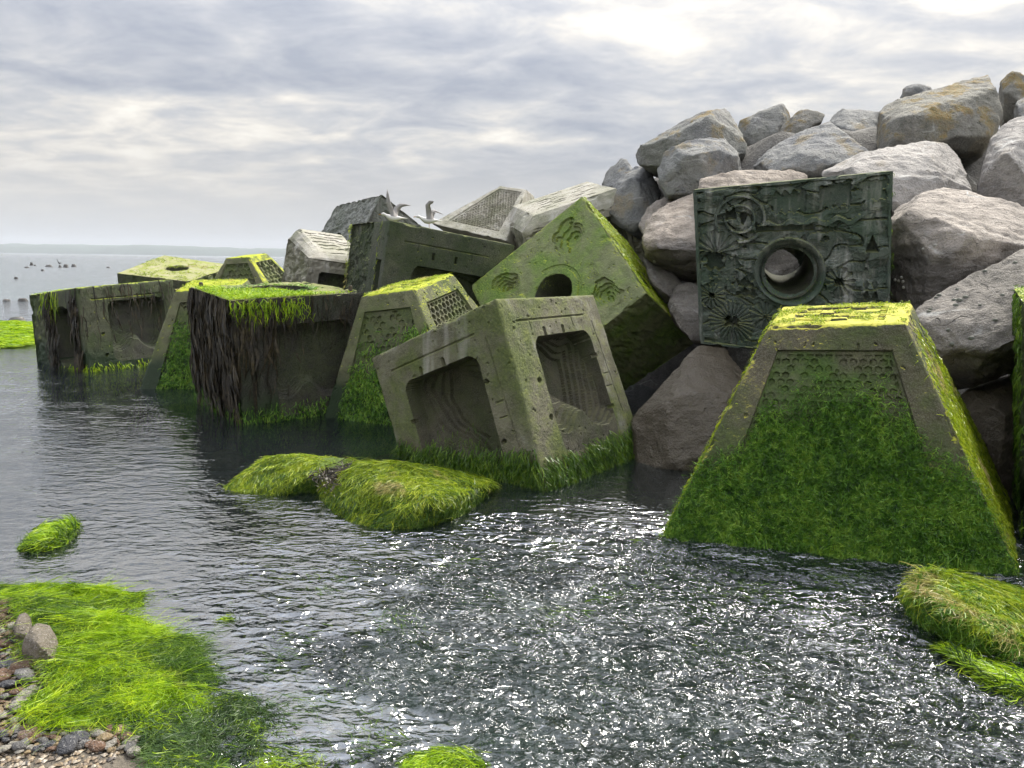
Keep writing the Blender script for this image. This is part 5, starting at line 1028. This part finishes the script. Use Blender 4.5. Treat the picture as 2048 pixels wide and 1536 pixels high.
# ------------------------------------------------------------------ limpets on the tidal boulders
def cone_mesh():
    V, Q = [], []
    for r, h in ((1.0, 0.0), (0.8, 0.35), (0.4, 0.62), (0.0, 0.72)):
        for k in range(10):
            t = 2*math.pi*k/10; rr_ = r*(1+0.08*math.cos(5*t)); V.append((rr_*math.cos(t), rr_*math.sin(t)*0.85, h))
    for j in range(3):
        for k in range(10): Q.append([j*10+k, j*10+(k+1) % 10, j*10+10+(k+1) % 10, j*10+10+k])
    return np.array(V), np.array(Q)
cv, cq = cone_mesh()
lm = mesh('limpet', cv, cq, mLimpet, smooth=True); lme = lm.data; bpy.data.objects.remove(lm)
mPale = plain('limpet_pale', (0.30, 0.29, 0.26), 0.7, 0.4, 80)
lme2 = lme.copy(); lme2.materials.clear(); lme2.materials.append(mPale)
bpy.context.view_layer.update()
dgx = bpy.context.evaluated_depsgraph_get()
rl = np.random.default_rng(9)
for px, py, r, k in [(1878, 590, 5, 0), (1908, 600, 6, 0), (1919, 600, 7, 0), (1931, 594, 6, 0), (1912, 610, 6, 0), (1914, 578, 4, 0), (1858, 623, 5, 0), (1861, 618, 4, 0), (1904, 688, 6, 0), (1942, 676, 7, 0), (1897, 660, 5, 0), (2030, 525, 5, 0), (1970, 542, 5, 0), (1872, 595, 4, 0), (1990, 640, 5, 0), (1960, 610, 4, 0), (2005, 590, 5, 0),
                     (1790, 560, 4, 1), (1797, 562, 4, 1), (1803, 555, 4, 1), (1806, 563, 4, 1), (1807, 575, 4, 1), (1846, 498, 4, 1), (1870, 490, 4, 1), (1309, 523, 5, 1)]:
    d = Vector(ray(px, py)).normalized()
    hit, loc, nrm, idx, ob, mtx = scene.ray_cast(dgx, Vector(CAMP), d)
    if not hit or not ob.name.startswith('boulder'): continue
    o = bpy.data.objects.new('limpet', lme2 if k else lme); COL.objects.link(o)
    s_ = r*loc.y/F_PX; o.scale = (s_, s_, s_); o.location = loc-nrm*s_*0.1; o.rotation_euler = nrm.to_track_quat('Z', 'Y').to_euler()
    tag(o, 'pale round limpet on a stained pink boulder' if k else 'dark limpet clinging to the big slanting grey boulder', 'limpet', 'pale limpets' if k else 'dark limpets')

# ------------------------------------------------------------------ gulls
mGW = plain('gull_white_feathers', (0.62, 0.61, 0.60), 0.7, 0.08); mGG = plain('gull_grey_feathers', (0.26, 0.25, 0.25), 0.7, 0.2); mGD = plain('bird_dark_feathers', (0.03, 0.03, 0.032), 0.6, 0.3); mBk = plain('beak_and_leg', (0.35, 0.20, 0.06), 0.5)
def loft(sections, K=14):
    """sections: (x, z, half width, half height)"""
    V, Q = [], []
    for (x, z, a, b) in sections:
        for k in range(K):
            t = 2*math.pi*k/K; V.append((x, a*math.cos(t), z+b*math.sin(t)))
    for j in range(len(sections)-1):
        for k in range(K): Q.append([j*K+k, j*K+(k+1) % K, (j+1)*K+(k+1) % K, (j+1)*K+k])
    return np.array(V), np.array(Q)
def wing(spine, chord, K=6):
    """spine: root to tip points; chord: trailing vectors; a thin closed aerofoil"""
    V, Q = [], []; n = len(spine)
    for (p, c) in zip(spine, chord):
        p = np.array(p); c = np.array(c)
        nrm = np.array([0, 0, 1.0]); 
        prof = [(0, 0), (0.12, 0.06), (0.45, 0.07), (1.0, 0.004), (0.45, 0.0), (0.12, -0.02)]
        i_ = len(V)//6; nx_ = np.array(spine[min(i_+1, n-1)])-np.array(spine[max(i_-1, 0)]); nn_ = np.cross(c, nx_); nn_ /= np.linalg.norm(nn_)+1e-9
        for a, b in prof: V.append(p+c*a+nn_*b*np.linalg.norm(c))
    for j in range(n-1):
        for k in range(6): Q.append([j*6+k, j*6+(k+1) % 6, (j+1)*6+(k+1) % 6, (j+1)*6+k])
    return np.array(V), [np.array(Q), np.array([[0, 1, 2, 3, 4, 5], [(n-1)*6+k for k in range(6)]])]
def bird(name, label, cat, foot, L, yaw, wings, mats, headup=0.0, group=None):
    r = empty(name, foot); tag(r, label, cat, group); r.rotation_euler = (0, 0, yaw)
    S = [(0.52, 0.30, 0.002, 0.002), (0.46, 0.30, 0.035, 0.012), (0.30, 0.31, 0.055, 0.035), (0.16, 0.30, 0.095, 0.085), (0.0, 0.29, 0.12, 0.12), (-0.14, 0.31, 0.115, 0.115), (-0.25, 0.36+headup*0.4, 0.075, 0.08), (-0.31, 0.41+headup*0.8, 0.055, 0.058),
         (-0.37, 0.44+headup, 0.062, 0.062), (-0.43, 0.435+headup, 0.045, 0.045), (-0.47, 0.43+headup, 0.015, 0.015)]
    V, Q = loft(S); mesh('body', V*L, Q, mats[0], r, smooth=True)
    V, Q = loft([(-0.455, 0.43+headup, 0.018, 0.018), (-0.52, 0.42+headup, 0.012, 0.016), (-0.56, 0.405+headup, 0.002, 0.004)], 8); mesh('beak', V*L, Q, mats[2], r, smooth=True)
    for s_ in (-1, 1):
        V, Q = loft([(0, 0, 0.011, 0.011), (0.20, 0, 0.011, 0.011)], 6); V = np.stack([V[:, 2]+0.02, V[:, 1]+0.05*s_, V[:, 0]], -1)
        V2 = np.array([(-0.06, 0.05*s_-0.03, 0.0), (-0.06, 0.05*s_+0.03, 0.0), (0.03, 0.05*s_, 0.0), (0.02, 0.05*s_, 0.02)])
        mesh('leg', np.concatenate([V, V2])*L, [Q, np.array([[12, 13, 15], [13, 14, 15], [14, 12, 15], [12, 14, 13]])], mats[2], r)
    for sp, ch in wings:
        V, Q = wing(sp, ch); mesh('wing', V*L, Q, mats[1], r, smooth=True)
    return r
def on_c7(t, v):
    p = bC7.F['T'].P(np.array(t), np.array(v)); return p+np.array([0, 0, 0.0])
up_w = lambda s, lean: ([(-0.08, 0.10*s, 0.36), (-0.10, 0.20*s, 0.62), (-0.12, 0.24*s, 0.84), (0.02+lean, 0.26*s, 1.0), (0.16+lean, 0.28*s, 0.98)], [(0.26, 0, -0.02), (0.22, 0, -0.02), (0.17, 0, 0.0), (0.13, 0, -0.10), (0.03, 0, -0.02)])
side_w = lambda s: ([(-0.06, 0.08*s, 0.37), (0.05, 0.16*s, 0.66), (0.20, 0.26*s, 0.72), (0.42, 0.34*s, 0.62), (0.60, 0.38*s, 0.50)], [(0.22, 0, -0.06), (0.18, 0, -0.10), (0.12, 0, -0.12), (0.09, 0, -0.07), (0.02, 0, -0.01)])
tall_w = lambda s: ([(-0.10, 0.08*s, 0.36), (-0.22, 0.14*s, 0.62), (-0.28, 0.18*s, 0.88), (-0.27, 0.20*s, 1.12), (-0.24, 0.21*s, 1.32)], [(0.22, 0, -0.02), (0.20, 0, 0.0), (0.15, 0, 0.02), (0.09, 0, 0.02), (0.015, 0, 0.0)])
flat_w = lambda s: ([(-0.05, 0.08*s, 0.37), (0.02, 0.18*s, 0.70), (0.22, 0.28*s, 0.86), (0.45, 0.36*s, 0.86), (0.66, 0.40*s, 0.80)], [(0.20, 0, -0.06), (0.17, 0, -0.12), (0.11, 0, -0.13), (0.07, 0, -0.08), (0.015, 0, -0.01)])
bird('gull', 'pale gull with raised wings, head stooped, on the shaded cube', 'gull', on_c7(0.33, 0.10), 0.31, 0.12, [up_w(-1, 0.0), side_w(1)], (mGW, mGG, mBk))
bird('gull', 'gull half hidden behind the shaded cube, one wing straight up', 'gull', on_c7(0.10, 0.45)+np.array([0.1, 0.1, -0.02]), 0.32, 0.2, [tall_w(-1), flat_w(1)], (mGW, mGG, mBk))
bird('gull', 'tiny far gull at the corner of the yellow-green holed block', 'gull', bC6.F['T'].P(np.array(0.93), np.array(0.06)), 0.22, 3.0, [], (mGW, mGG, mBk), 0.12)
pc = gnd(120, 535); bird('cormorant', 'dark bird upright on a far sea stone', 'bird', (pc[0], pc[1], 0.28), 0.75, 1.2, [], (mGD, mGD, mGD), 0.35)

# ------------------------------------------------------------------ sea haze
hz = mesh('haze', np.array([[x, y, z_] for z_ in (-3.0, 75.0) for y in (-60.0, 4100.0) for x in (-6600.0, 6600.0)]), np.array([[0, 2, 3, 1], [4, 5, 7, 6], [0, 1, 5, 4], [2, 6, 7, 3], [0, 4, 6, 2], [1, 3, 7, 5]]), None)
hm, nt = newmat('sea_haze'); pv = node(nt, 'VolumePrincipled', {'Color': (0.80, 0.86, 0.95, 1), 'Density': 0.00026, 'Anisotropy': 0.0}); oo = node(nt, 'OutputMaterial'); nt.links.new(pv.outputs[0], oo.inputs['Volume'])
hz.data.materials.append(hm); tag(hz, kind='stuff'); hz['label'] = 'thin pale haze over the whole shore and sea'; hz['category'] = 'haze'
